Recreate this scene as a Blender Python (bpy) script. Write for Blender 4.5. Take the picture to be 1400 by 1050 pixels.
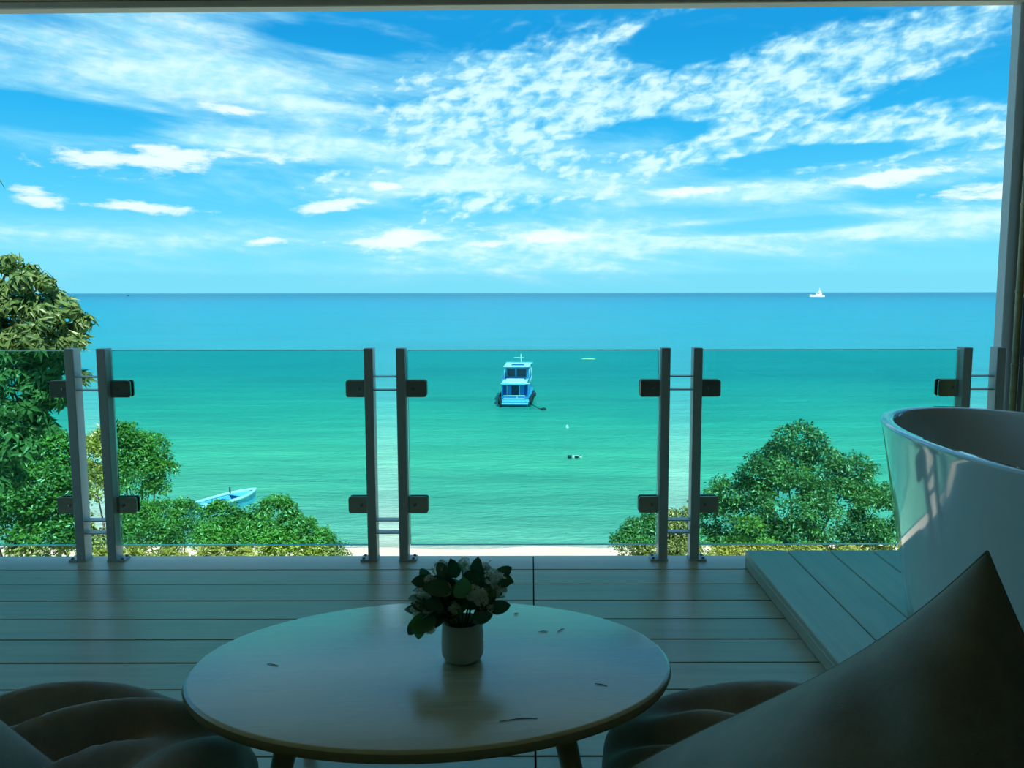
import bpy, bmesh, math, random
import numpy as np
from mathutils import Vector, Matrix, noise as mnoise

# ------------------------------------------------------------------ reset
for o in list(bpy.data.objects):
    bpy.data.objects.remove(o)
scene = bpy.context.scene
COL = scene.collection
R = math.radians
random.seed(7)
RNG = np.random.default_rng(11)

# ------------------------------------------------------------------ camera
F_PX, CX, CY, EYE = 1150.0, 725.0, 525.0, 1.2
PITCH = math.atan(125.0 / F_PX)
cam_d = bpy.data.cameras.new('camera')
cam_d.sensor_width = 36.0
cam_d.lens = 36.0 * F_PX / 1400.0
cam_d.shift_x = -(CX - 700.0) / 1400.0
cam_d.clip_start = 0.02
cam_d.clip_end = 100000
cam = bpy.data.objects.new('camera', cam_d)
COL.objects.link(cam)
cam.location = (0, 0, EYE)
cam.rotation_euler = (R(90) - PITCH, R(0.08), 0)
scene.camera = cam


def _ray(px, py):
    v = (py - CY) / F_PX
    return Vector(((px - CX) / F_PX, math.cos(PITCH) - v * math.sin(PITCH), -math.sin(PITCH) - v * math.cos(PITCH)))


def atY(px, py, Y):
    """world point on the plane at distance Y in front of the viewer"""
    d = _ray(px, py)
    return d * (Y / d.y) + Vector((0, 0, EYE))


def atZ(px, py, z):
    """world point at height z"""
    d = _ray(px, py)
    return d * ((z - EYE) / d.z) + Vector((0, 0, EYE))


# ------------------------------------------------------------------ node helpers
class N:
    """tiny expression wrapper around shader math nodes"""
    def __init__(self, nt, s):
        self.nt, self.s = nt, s

    def _op(self, op, *a, clamp=False):
        n = self.nt.nodes.new('ShaderNodeMath')
        n.operation = op
        n.use_clamp = clamp
        for i, v in enumerate((self,) + a):
            if isinstance(v, N):
                self.nt.links.new(v.s, n.inputs[i])
            else:
                n.inputs[i].default_value = v
        return N(self.nt, n.outputs[0])

    def __add__(self, o): return self._op('ADD', o)
    __radd__ = __add__
    def __mul__(self, o): return self._op('MULTIPLY', o)
    __rmul__ = __mul__
    def __sub__(self, o): return self._op('SUBTRACT', o)
    def __truediv__(self, o): return self._op('DIVIDE', o)
    def __neg__(self): return self * -1.0
    def __rsub__(self, o): return (self * -1.0) + o
    def max(self, o): return self._op('MAXIMUM', o)
    def min(self, o): return self._op('MINIMUM', o)
    def clamp(self): return self._op('ADD', 0.0, clamp=True)

    def smooth(self, a, b, lo=0.0, hi=1.0):
        n = self.nt.nodes.new('ShaderNodeMapRange')
        n.interpolation_type = 'SMOOTHSTEP'
        self.nt.links.new(self.s, n.inputs[0])
        n.inputs[1].default_value = a
        n.inputs[2].default_value = b
        n.inputs[3].default_value = lo
        n.inputs[4].default_value = hi
        return N(self.nt, n.outputs[0])


def combine(nt, x, y, z):
    n = nt.nodes.new('ShaderNodeCombineXYZ')
    for i, v in enumerate((x, y, z)):
        if isinstance(v, N):
            nt.links.new(v.s, n.inputs[i])
        else:
            n.inputs[i].default_value = v
    return n.outputs[0]


def separate(nt, s):
    n = nt.nodes.new('ShaderNodeSeparateXYZ')
    nt.links.new(s, n.inputs[0])
    return [N(nt, o) for o in n.outputs]


def noise(nt, vec, scale=1.0, detail=3.0, rough=0.5, dist=0.0):
    n = nt.nodes.new('ShaderNodeTexNoise')
    nt.links.new(vec, n.inputs['Vector'])
    n.inputs['Scale'].default_value = scale
    n.inputs['Detail'].default_value = detail
    n.inputs['Roughness'].default_value = rough
    n.inputs['Distortion'].default_value = dist
    return N(nt, n.outputs[0])


def s2l(c):
    return tuple(((v / 255.0) / 12.92 if v / 255.0 <= 0.04045 else (((v / 255.0) + 0.055) / 1.055) ** 2.4) for v in c)


def ramp(nt, fac, stops, srgb=False):
    n = nt.nodes.new('ShaderNodeValToRGB')
    nt.links.new(fac.s, n.inputs[0])
    el = n.color_ramp.elements
    while len(el) < len(stops):
        el.new(0.5)
    for e, (p, c) in zip(el, stops):
        e.position = p
        c = s2l(c) if srgb else c
        e.color = (c[0], c[1], c[2], 1)
    return n.outputs[0]


def mixc(nt, fac, a, b, mode='MIX'):
    n = nt.nodes.new('ShaderNodeMix')
    n.data_type = 'RGBA'
    n.blend_type = mode
    for i, v in ((0, fac), (6, a), (7, b)):
        if isinstance(v, N):
            nt.links.new(v.s, n.inputs[i])
        elif isinstance(v, (int, float)):
            n.inputs[i].default_value = v
        elif isinstance(v, tuple):
            n.inputs[i].default_value = (v[0], v[1], v[2], 1)
        else:
            nt.links.new(v, n.inputs[i])
    return n.outputs[2]


# ------------------------------------------------------------------ world: blue sky with broken cloud
world = bpy.data.worlds.new('sky')
scene.world = world
world.use_nodes = True
wt = world.node_tree
wt.nodes.clear()
tc = wt.nodes.new('ShaderNodeTexCoord')
dx, dy, dz = separate(wt, tc.outputs['Generated'])
az = dx._op('ARCTAN2', dy)
el = dz._op('ARCSINE')
elc = el.max(0.0)
sky = ramp(wt, elc / 1.5708, [(0.0, (124, 218, 240)), (0.03, (116, 214, 243)), (0.07, (82, 198, 240)),
                              (0.12, (44, 174, 232)), (0.18, (26, 150, 216)), (1.0, (34, 130, 196))], srgb=True)
tilt = dz - dx * 0.22
tilt2 = dz + dx * 0.10
# broad coverage, long streaks
n_cov = noise(wt, combine(wt, dx * 2.6, dy * 2.6, tilt * 15.0), 1.0, 4, 0.55)
n_str = noise(wt, combine(wt, dx * 5.0, dy * 5.0, tilt2 * 26.0), 1.0, 7, 0.62, 0.25)
n_cell = noise(wt, combine(wt, dx * 48.0, dy * 48.0, tilt * 84.0), 1.0, 3, 0.5, 0.3)
n_fine = noise(wt, combine(wt, dx * 16.0, dy * 16.0, dz * 70.0), 1.0, 6, 0.62)


def blob(a0, e0, wa, we, tiltk=0.0):
    a = (az - a0) / wa
    e = (el - e0 - (az - a0) * tiltk) / we
    return 1.0 - (a * a + e * e)._op('SQRT')


def band(a0, e0, wa, we, tiltk, k=0.9):
    return (blob(a0, e0, wa, we, tiltk) * 1.0 + (n_cell - 0.5) * k * 0.0).max(-1.0)


# altocumulus fields (cellular texture), upper middle and right
alto_zone = (blob(0.0, 0.205, 0.30, 0.13, 0.10) * 1.2).max(blob(0.27, 0.215, 0.27, 0.05, 0.20)).max(blob(0.40, 0.165, 0.32, 0.032, 0.05)).max(blob(0.16, 0.245, 0.10, 0.05, 0.0) * 0.6)
for a0, e0, wa, we, tk in [(0.185, 0.277, 0.10, 0.030, 0.15), (0.125, 0.178, 0.10, 0.020, 0.10), (0.33, 0.150, 0.12, 0.014, 0.05), (-0.13, 0.285, 0.06, 0.012, 0.0)]:
    alto_zone = alto_zone - blob(a0, e0, wa, we, tk).max(0.0) * 1.6
alto_zone = alto_zone.max(el.smooth(0.27, 0.40, -0.5, 0.25))   # the same broken cloud goes on overhead
alto_cov = (alto_zone.max(-0.4) * 1.0 + (n_cov - 0.5) * 2.2).smooth(-0.12, 0.62)
alto = ((n_cell - 0.5) * 3.2 + (n_fine - 0.5) * 1.6 + alto_cov * 1.15 - 0.42).smooth(-0.55, 1.15) * alto_cov.smooth(0.0, 0.4)
# thin veils, left and low
veil_zone = blob(-0.33, 0.225, 0.34, 0.085, -0.06).max(blob(-0.30, 0.165, 0.5, 0.035, -0.02)).max(blob(-0.10, 0.125, 0.34, 0.032, 0.03)).max(blob(0.30, 0.115, 0.34, 0.022, 0.06)).max(blob(0.06, 0.058, 0.52, 0.045, 0.04)).max(blob(0.45, 0.075, 0.35, 0.03, 0.05)).max(blob(-0.45, 0.06, 0.3, 0.03, 0.0) * 0.7)
for a0, e0, wa, we, tk in [(-0.50, 0.178, 0.15, 0.020, -0.03), (-0.22, 0.275, 0.10, 0.016, -0.05), (-0.06, 0.105, 0.10, 0.012, 0.0), (0.30, 0.075, 0.2, 0.010, 0.04)]:
    veil_zone = veil_zone - blob(a0, e0, wa, we, tk).max(0.0) * 1.3
veil = (veil_zone.max(-0.5) * 0.95 + (n_str - 0.5) * 2.3 + (n_cov - 0.5) * 0.5).smooth(-0.18, 0.92) * 0.88
wisps = (n_str * 0.6 + n_cov * 0.4).smooth(0.52, 0.78) * 0.35
# small solid white clouds
n_puff = noise(wt, combine(wt, dx * 22.0, dy * 22.0, dz * 60.0), 1.0, 5, 0.6, 0.6)
puffs = None
for a0, e0, wa, we, tk in [(-0.435, 0.139, 0.085, 0.016, 0.03), (-0.375, 0.149, 0.105, 0.010, 0.0), (-0.326, 0.196, 0.036, 0.0055, -0.03),
                           (-0.512, 0.092, 0.030, 0.014, -0.2), (-0.44, 0.09, 0.085, 0.007, -0.02), (-0.165, 0.122, 0.022, 0.005, 0.0), (-0.235, 0.097, 0.045, 0.008, 0.12),
                           (0.198, 0.116, 0.085, 0.0065, 0.04), (0.40, 0.122, 0.10, 0.012, 0.07), (0.02, 0.064, 0.10, 0.009, 0.06),
                           (-0.15, 0.062, 0.09, 0.016, 0.10), (-0.30, 0.058, 0.03, 0.006, 0.1), (0.52, 0.10, 0.08, 0.012, 0.05)]:
    b = (blob(a0, e0, wa, we, tk).max(-1.2) + (n_fine - 0.5) * 2.6 + (n_puff - 0.5) * 2.0).smooth(0.0, 0.8)
    puffs = b if puffs is None else puffs.max(b)
cover = (alto * 0.85).max(veil).max(wisps)
ccol = mixc(wt, (cover * 0.7 + (n_fine - 0.5) * 1.1 + (n_cell - 0.5) * 0.8).smooth(0.2, 0.9), s2l((160, 228, 246)), s2l((222, 252, 252)))
c1 = mixc(wt, (cover * el.smooth(-0.002, 0.012)).clamp(), sky, ccol)
haze = el.smooth(0.0, 0.05, 1.0, 0.0)
c2 = mixc(wt, (puffs * 0.85).clamp(), c1, s2l((238, 255, 252)))
# distant haze bank on the horizon
bank = (el - (n_str - 0.5) * 0.012).smooth(0.018, 0.026, 0.35, 0.0)
c3 = mixc(wt, bank, c2, s2l((108, 200, 228)))
bg = wt.nodes.new('ShaderNodeBackground')
wt.links.new(c3, bg.inputs[0])
bg.inputs[1].default_value = 1.0
wo = wt.nodes.new('ShaderNodeOutputWorld')
wt.links.new(bg.outputs[0], wo.inputs[0])
world.cycles.sampling_method = 'AUTOMATIC'

# ------------------------------------------------------------------ sun (behind the viewer, high) and exposure
sun_d = bpy.data.lights.new('sun_offscreen', 'SUN')
sun_d.energy = 5.5
sun_d.angle = R(0.6)
sun_d.color = (1.0, 0.96, 0.86)
sun = bpy.data.objects.new('sun_offscreen', sun_d)
COL.objects.link(sun)
sun.location = (20, -30, 60)
sun.rotation_euler = (R(36), 0, R(24))
vs = scene.view_settings
vs.view_transform = 'Standard'
vs.look = 'None'
vs.gamma = 1.0
vs.use_curve_mapping = False
vs.exposure = 0.2


# ------------------------------------------------------------------ materials
def new_mat(name):
    m = bpy.data.materials.new(name)
    m.use_nodes = True
    nt = m.node_tree
    p = nt.nodes['Principled BSDF']
    return m, nt, p


def plain(name, col, rough=0.5, metal=0.0, var=0.12, scale=6.0, bump=0.0, spec=0.5, coat=0.0):
    m, nt, p = new_mat(name)
    t = nt.nodes.new('ShaderNodeTexCoord')
    n = noise(nt, t.outputs['Object'], scale, 4, 0.6)
    a = tuple(c * (1 - var) for c in col)
    b = tuple(min(1, c * (1 + var)) for c in col)
    nt.links.new(ramp(nt, n, [(0.3, a), (0.7, b)]), p.inputs['Base Color'])
    p.inputs['Roughness'].default_value = rough
    p.inputs['Metallic'].default_value = metal
    p.inputs['Specular IOR Level'].default_value = spec
    p.inputs['Coat Weight'].default_value = coat
    p.inputs['Coat Roughness'].default_value = 0.05
    if bump:
        bn = nt.nodes.new('ShaderNodeBump')
        bn.inputs['Strength'].default_value = bump
        bn.inputs['Distance'].default_value = 0.01
        nt.links.new(noise(nt, t.outputs['Object'], scale * 12, 3).s, bn.inputs['Height'])
        nt.links.new(bn.outputs[0], p.inputs['Normal'])
    return m


def wood(name, c_dark, c_light, along='x', rough=0.4, spec=0.5, grain=1.0, bump=0.15, world_space=True):
    m, nt, p = new_mat(name)
    if world_space:
        g = nt.nodes.new('ShaderNodeNewGeometry').outputs['Position']
    else:
        g = nt.nodes.new('ShaderNodeTexCoord').outputs['Object']
    x, y, z = separate(nt, g)
    rnd = N(nt, nt.nodes.new('ShaderNodeObjectInfo').outputs['Random'])
    if along == 'x':
        v = combine(nt, x * 1.6 + rnd * 40.0, y * 26.0, z * 26.0)
    else:
        v = combine(nt, x * 26.0, y * 1.6 + rnd * 40.0, z * 26.0)
    n1 = noise(nt, v, grain, 5, 0.6, 0.5)
    v2 = combine(nt, x * 5.0 + rnd * 9.0, y * 5.0, z * 5.0)
    n2 = noise(nt, v2, 0.7, 3, 0.5)
    k = (n1 * 0.75 + n2 * 0.35 + rnd * 0.16 - 0.13)
    nt.links.new(ramp(nt, k, [(0.25, c_dark), (0.7, c_light)]), p.inputs['Base Color'])
    nt.links.new((n1 * 0.18 + (rough - 0.09)).s, p.inputs['Roughness'])
    p.inputs['Specular IOR Level'].default_value = spec
    bn = nt.nodes.new('ShaderNodeBump')
    bn.inputs['Strength'].default_value = bump
    bn.inputs['Distance'].default_value = 0.004
    nt.links.new(n1.s, bn.inputs['Height'])
    nt.links.new(bn.outputs[0], p.inputs['Normal'])
    return m


def leafmat(name, dark, light, trans=0.35, gloss=0.12):
    m, nt, p = new_mat(name)
    nt.nodes.remove(p)
    out = nt.nodes['Material Output']
    g = nt.nodes.new('ShaderNodeNewGeometry')
    t = nt.nodes.new('ShaderNodeTexCoord')
    isl = N(nt, g.outputs['Random Per Island'])
    oi = N(nt, nt.nodes.new('ShaderNodeObjectInfo').outputs['Random'])
    n = noise(nt, g.outputs['Position'], 0.9, 2)
    k = isl * 0.55 + oi * 0.12 + (n - 0.5) * 1.1 + 0.14
    c = ramp(nt, k, [(0.1, dark), (0.85, light)])
    d = nt.nodes.new('ShaderNodeBsdfDiffuse')
    tr = nt.nodes.new('ShaderNodeBsdfTranslucent')
    gl = nt.nodes.new('ShaderNodeBsdfGlossy')
    gl.inputs['Roughness'].default_value = 0.42
    gl.inputs['Color'].default_value = (0.8, 0.9, 0.8, 1)
    nt.links.new(c, d.inputs[0])
    nt.links.new(c, tr.inputs[0])
    m1 = nt.nodes.new('ShaderNodeMixShader')
    m1.inputs[0].default_value = trans
    nt.links.new(d.outputs[0], m1.inputs[1])
    nt.links.new(tr.outputs[0], m1.inputs[2])
    m2 = nt.nodes.new('ShaderNodeMixShader')
    m2.inputs[0].default_value = gloss
    nt.links.new(m1.outputs[0], m2.inputs[1])
    nt.links.new(gl.outputs[0], m2.inputs[2])
    nt.links.new(m2.outputs[0], out.inputs[0])
    return m


def fabric(name, c_dark, c_light):
    m, nt, p = new_mat(name)
    t = nt.nodes.new('ShaderNodeTexCoord')
    n = noise(nt, t.outputs['Object'], 5.0, 5, 0.6)
    w = noise(nt, t.outputs['Object'], 420.0, 2, 0.5)
    nt.links.new(ramp(nt, n * 0.8 + w * 0.25, [(0.35, c_dark), (0.72, c_light)]), p.inputs['Base Color'])
    p.inputs['Roughness'].default_value = 0.75
    p.inputs['Sheen Weight'].default_value = 0.35
    p.inputs['Sheen Roughness'].default_value = 0.4
    p.inputs['Specular IOR Level'].default_value = 0.35
    bn = nt.nodes.new('ShaderNodeBump')
    bn.inputs['Strength'].default_value = 0.12
    bn.inputs['Distance'].default_value = 0.002
    nt.links.new(w.s, bn.inputs['Height'])
    nt.links.new(bn.outputs[0], p.inputs['Normal'])
    return m


def glass_mat(name, tint, ior=1.5):
    m, nt, p = new_mat(name)
    nt.nodes.remove(p)
    out = nt.nodes['Material Output']
    tr = nt.nodes.new('ShaderNodeBsdfTransparent')
    tr.inputs[0].default_value = (*tint, 1)
    gl = nt.nodes.new('ShaderNodeBsdfGlossy')
    gl.inputs['Roughness'].default_value = 0.01
    t = nt.nodes.new('ShaderNodeTexCoord')
    n = noise(nt, t.outputs['Object'], 1.5, 2)
    fr = nt.nodes.new('ShaderNodeFresnel')
    fr.inputs[0].default_value = ior
    mx = nt.nodes.new('ShaderNodeMixShader')
    nt.links.new((N(nt, fr.outputs[0]) * (n * 0.1 + 0.75)).s, mx.inputs[0])
    nt.links.new(tr.outputs[0], mx.inputs[1])
    nt.links.new(gl.outputs[0], mx.inputs[2])
    nt.links.new(mx.outputs[0], out.inputs[0])
    return m


MAT = {}
MAT['deck'] = wood('deck_wood', (0.40, 0.34, 0.22), (0.62, 0.54, 0.37), 'x', 0.36, 0.5)
MAT['platform'] = wood('platform_wood', (0.36, 0.32, 0.22), (0.56, 0.50, 0.36), 'y', 0.36, 0.5)
for _k in ('deck', 'platform'):
    _p = MAT[_k].node_tree.nodes['Principled BSDF']
    _p.inputs['Coat Weight'].default_value = 0.45
    _p.inputs['Coat Roughness'].default_value = 0.28
MAT['joist'] = plain('joist_wood', (0.02, 0.016, 0.012), 0.9)
MAT['ceiling'] = wood('ceiling_wood', (0.44, 0.36, 0.22), (0.66, 0.56, 0.36), 'x', 0.5, 0.4)
MAT['table'] = wood('table_wood', (0.54, 0.50, 0.30), (0.68, 0.64, 0.42), 'x', 0.27, 0.6, 0.6, 0.05, False)
MAT['table'].node_tree.nodes['Principled BSDF'].inputs['Coat Weight'].default_value = 0.8
MAT['table'].node_tree.nodes['Principled BSDF'].inputs['Coat Roughness'].default_value = 0.22
MAT['table_edge'] = wood('table_edge_wood', (0.36, 0.26, 0.12), (0.48, 0.35, 0.17), 'x', 0.4, 0.5, 1.0, 0.05, False)
MAT['post'] = plain('post_paint', (0.50, 0.53, 0.52), 0.4, 0.0, 0.06, 9.0)
MAT['steel'] = plain('brushed_steel', (0.50, 0.45, 0.38), 0.17, 1.0, 0.08, 20.0)
MAT['bolt'] = plain('bolt_steel', (0.30, 0.28, 0.26), 0.35, 1.0)
MAT['gasket'] = plain('rubber_gasket', (0.02, 0.02, 0.02), 0.6)
MAT['glass'] = glass_mat('green_glass', (0.50, 0.88, 0.83))
MAT['glass_edge'] = leafmat('glass_edge', (0.72, 0.95, 0.92), (0.88, 1.0, 0.98), 0.75, 0.1)
MAT['frame'] = plain('frame_paint', (0.60, 0.63, 0.62), 0.45, 0.0, 0.05)
MAT['wall_dark'] = plain('dark_wall', (0.055, 0.05, 0.04), 0.8, 0.0, 0.3, 3.0)
MAT['wall_in'] = plain('interior_wall', (0.62, 0.57, 0.47), 0.8, 0.0, 0.08, 2.0)
MAT['bamboo'] = wood('bamboo_skin', (0.34, 0.25, 0.11), (0.56, 0.44, 0.22), 'x', 0.42, 0.5, 1.2, 0.05, False)
MAT['cord'] = plain('tie_cord', (0.30, 0.25, 0.16), 0.8)
MAT['tub'] = plain('tub_enamel', (0.80, 0.83, 0.81), 0.08, 0.0, 0.02, 2.0, spec=0.6, coat=0.8)
MAT['chrome'] = plain('chrome', (0.8, 0.8, 0.8), 0.1, 1.0)
MAT['fabric'] = fabric('taupe_fabric', (0.255, 0.215, 0.165), (0.44, 0.38, 0.30))
MAT['seam'] = plain('seam_thread', (0.20, 0.15, 0.10), 0.8)
MAT['vase'] = plain('vase_ceramic', (0.62, 0.60, 0.54), 0.45, 0.0, 0.05, 8.0)
MAT['soil'] = plain('vase_foam', (0.03, 0.04, 0.02), 0.9)
MAT['bleaf'] = leafmat('bouquet_leaf', (0.012, 0.06, 0.028), (0.03, 0.14, 0.055), 0.15, 0.10)
MAT['bleaf2'] = leafmat('bouquet_leaf_light', (0.05, 0.20, 0.05), (0.12, 0.34, 0.10), 0.25, 0.06)
MAT['stem'] = plain('flower_stem', (0.06, 0.14, 0.04), 0.6)
MAT['petal'] = leafmat('petal', (0.66, 0.68, 0.50), (0.95, 0.95, 0.84), 0.3, 0.03)
MAT['twig'] = plain('dry_twig', (0.12, 0.09, 0.06), 0.8)
MAT['bark'] = plain('bark', (0.20, 0.17, 0.13), 0.9, 0.0, 0.35, 4.0, 0.6)
MAT['leaf_big'] = leafmat('leaf_big', (0.03, 0.11, 0.022), (0.20, 0.33, 0.085), 0.25, 0.045)
MAT['leaf_a'] = leafmat('leaf_a', (0.03, 0.12, 0.012), (0.34, 0.54, 0.06), 0.35, 0.10)
MAT['leaf_b'] = leafmat('leaf_b', (0.03, 0.10, 0.018), (0.30, 0.45, 0.08), 0.35, 0.10)
MAT['leaf_y'] = leafmat('leaf_y', (0.12, 0.22, 0.02), (0.50, 0.56, 0.10), 0.35, 0.05)
MAT['sand'] = plain('sand', (0.62, 0.56, 0.42), 0.95, 0.0, 0.12, 0.3)
MAT['soilground'] = plain('hillside_soil', (0.34, 0.29, 0.19), 0.95, 0.0, 0.3, 0.5)
MAT['hull'] = plain('hull_blue', (0.05, 0.34, 0.72), 0.4, 0.0, 0.15, 1.0)
MAT['hull_light'] = plain('hull_light_blue', (0.22, 0.62, 0.88), 0.4, 0.0, 0.1, 1.0)
MAT['boat_white'] = plain('boat_white', (0.86, 0.90, 0.90), 0.45, 0.0, 0.08, 1.0)
MAT['boat_dark'] = plain('boat_opening', (0.03, 0.06, 0.10), 0.5)
MAT['tyre'] = plain('tyre_rubber', (0.025, 0.03, 0.035), 0.8)
MAT['deep_blue'] = plain('deep_blue', (0.02, 0.12, 0.42), 0.5)
MAT['yellow'] = plain('yellow_plastic', (0.95, 0.92, 0.55), 0.5)


def sea_material():
    m, nt, p = new_mat('sea_water')
    pos = nt.nodes.new('ShaderNodeNewGeometry').outputs['Position']
    x, y, z = separate(nt, pos)
    patch = noise(nt, combine(nt, x * 0.018, y * 0.03, 0.0), 1.0, 4, 0.6)
    streak = noise(nt, combine(nt, x * 0.004, y * 0.03, 3.0), 1.0, 5, 0.65)
    ripple = noise(nt, combine(nt, x * 0.28, y * 0.75, 0.0), 1.0, 4, 0.6, 0.3)
    chop = noise(nt, combine(nt, x * 1.1, y * 2.4, 5.0), 1.0, 3, 0.55)
    yy = (y + (patch - 0.5) * 16.0 + x * 0.12).max(40.0)
    k = (yy / 40.0)._op('LOGARITHM', 10.0) / 2.0
    col = ramp(nt, k, [(0.0, (216, 222, 196)), (0.040, (194, 228, 204)), (0.075, (160, 230, 196)), (0.12, (128, 222, 190)),
                       (0.19, (74, 200, 182)), (0.28, (16, 168, 176)), (0.42, (0, 160, 180)), (0.70, (0, 142, 172)), (1.0, (0, 104, 134))], srgb=True)
    # weed and swell patches in the water body
    dark = ((patch * 0.6 + streak * 0.4)).smooth(0.42, 0.62, 0.0, 1.0)
    col = mixc(nt, dark * 0.30, col, s2l((4, 130, 150)))
    big = noise(nt, combine(nt, x * 0.05, y * 0.22, 9.0), 1.0, 9, 0.75, 0.2)
    nt.links.new(col, p.inputs['Base Color'])
    p.inputs['Roughness'].default_value = 0.32
    p.inputs['Specular IOR Level'].default_value = 0.15
    b = nt.nodes.new('ShaderNodeBump')
    b.inputs['Strength'].default_value = 1.0
    b.inputs['Distance'].default_value = 1.6
    nt.links.new((big * 1.2 + ripple * 0.6 + chop * 0.25).s, b.inputs['Height'])
    nt.links.new(b.outputs[0], p.inputs['Normal'])
    return m


MAT['sea'] = sea_material()



# ------------------------------------------------------------------ object helpers
def link(name, me, mat=None, parent=None, loc=None, rot=None):
    o = bpy.data.objects.new(name, me)
    COL.objects.link(o)
    if mat is not None and not me.materials:
        me.materials.append(MAT[mat])
    if parent is not None:
        o.parent = parent
    if loc is not None:
        o.location = loc
    if rot is not None:
        o.rotation_euler = rot
    return o


def tag(o, label=None, cat=None, group=None, kind=None):
    if label: o['label'] = label
    if cat: o['category'] = cat
    if group: o['group'] = group
    if kind: o['kind'] = kind
    return o


def thing(name, label, cat, loc=(0, 0, 0), rotz=0.0, group=None, kind=None):
    o = bpy.data.objects.new(name, None)
    COL.objects.link(o)
    o.empty_display_size = 0.1
    o.location = loc
    o.rotation_euler = (0, 0, rotz)
    return tag(o, label, cat, group, kind)


def done(bm, name, smooth=False):
    bmesh.ops.recalc_face_normals(bm, faces=bm.faces)
    me = bpy.data.meshes.new(name)
    bm.to_mesh(me)
    bm.free()
    if smooth:
        me.polygons.foreach_set('use_smooth', [True] * len(me.polygons))
    return me


def add_box(bm, c, s, bevel=0.0, seg=1, rot=None):
    g = bmesh.ops.create_cube(bm, size=1.0)
    vs_ = g['verts']
    M = Matrix.Translation(c) @ (rot.to_4x4() if rot is not None else Matrix.Identity(4)) @ Matrix.Diagonal((*s, 1))
    bmesh.ops.transform(bm, matrix=M, verts=vs_)
    if bevel:
        es = list({e for v in vs_ for e in v.link_edges})
        bmesh.ops.bevel(bm, geom=es, offset=bevel, segments=seg, affect='EDGES', profile=0.5)
    return bm


def box(c, s, bevel=0.0, seg=1, name='box', rot=None):
    return done(add_box(bmesh.new(), c, s, bevel, seg, rot), name)


def add_tube(bm, pts, rad, seg=8, cap=True):
    pts = [Vector(p) for p in pts]
    rads = rad if isinstance(rad, (list, tuple)) else [rad] * len(pts)
    rings = []
    up = Vector((0.13, 0.27, 0.95)).normalized()
    for i, p in enumerate(pts):
        d = (pts[min(i + 1, len(pts) - 1)] - pts[max(i - 1, 0)]).normalized()
        a = d.cross(up)
        if a.length < 1e-3:
            a = d.cross(Vector((1, 0, 0)))
        a.normalize()
        b = d.cross(a)
        rings.append([bm.verts.new(p + (a * math.cos(t) + b * math.sin(t)) * rads[i]) for t in [2 * math.pi * k / seg for k in range(seg)]])
    for r0, r1 in zip(rings, rings[1:]):
        for k in range(seg):
            bm.faces.new((r0[k], r0[(k + 1) % seg], r1[(k + 1) % seg], r1[k]))
    if cap:
        bm.faces.new(rings[0][::-1])
        bm.faces.new(rings[-1])
    return bm


def tube(pts, rad, seg=8, name='tube', smooth=True):
    return done(add_tube(bmesh.new(), pts, rad, seg), name, smooth)


def add_rings(bm, rings, cap0=True, cap1=True):
    vr = [[bm.verts.new(p) for p in r] for r in rings]
    n = len(vr[0])
    for a, b in zip(vr, vr[1:]):
        for k in range(n):
            bm.faces.new((a[k], a[(k + 1) % n], b[(k + 1) % n], b[k]))
    if cap0: bm.faces.new(vr[0][::-1])
    if cap1: bm.faces.new(vr[-1])
    return bm


def lathe(profile, seg=32, name='lathe'):
    rings = [[(r * math.cos(t), r * math.sin(t), z) for t in [2 * math.pi * k / seg for k in range(seg)]] for r, z in profile]
    return done(add_rings(bmesh.new(), rings), name, True)


def oval(cx, cy, a, b, z, n=64, p=2.0):
    out = []
    for k in range(n):
        t = 2 * math.pi * k / n
        c, s = math.cos(t), math.sin(t)
        out.append((cx + a * math.copysign(abs(c) ** (2 / p), c), cy + b * math.copysign(abs(s) ** (2 / p), s), z))
    return out


def autosmooth(o, ang=40):
    me = o.data
    me.polygons.foreach_set('use_smooth', [True] * len(me.polygons))
    try:
        me.set_sharp_from_angle(angle=R(ang))
    except Exception:
        pass
    return o


# ================================================================== LARGE STRUCTURE
SEA_Z = -13.0
# sea
bm = bmesh.new()
ys = [43.0, 60, 90, 150, 300, 800, 3000, 12000, 45000]
xs = [-45000, -8000, -1500, -300, -60, 60, 300, 1500, 8000, 45000]
grid = [[bm.verts.new((x, y, SEA_Z)) for x in xs] for y in ys]
for j in range(len(ys) - 1):
    for i in range(len(xs) - 1):
        bm.faces.new((grid[j][i], grid[j][i + 1], grid[j + 1][i + 1], grid[j + 1][i]))
sea = link('sea', done(bm, 'sea'), 'sea')
tag(sea, 'turquoise sea turning blue towards the horizon', 'sea', kind='structure')


# beach and hillside below the balcony
def ground_z(x, y):
    if y < 22:
        z = -4.2 - (y - 2) * 0.40
    elif y < 28:
        z = -12.2 - (y - 22) * 0.06
    else:
        z = -12.56 - (y - 28) * 0.0245
    return max(z, -13.6) + 0.25 * mnoise.noise(Vector((x * 0.15, y * 0.2, 0))) * (1.0 if y < 38 else 0.15)


bm = bmesh.new()
gx = np.linspace(-60, 60, 61)
gy = np.concatenate([np.linspace(-3, 28, 26), np.linspace(30, 62, 25)])
grid = [[bm.verts.new((x, y, ground_z(x, y))) for x in gx] for y in gy]
for j in range(len(gy) - 1):
    for i in range(len(gx) - 1):
        f = bm.faces.new((grid[j][i], grid[j][i + 1], grid[j + 1][i + 1], grid[j + 1][i]))
        f.material_index = 1 if gy[j] < 20 else 0
gme = done(bm, 'beach', True)
gme.materials.append(MAT['sand'])
gme.materials.append(MAT['soilground'])
beach = link('beach', gme)
tag(beach, 'pale sand beach and sloping ground under the trees', 'beach', kind='structure')

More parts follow.
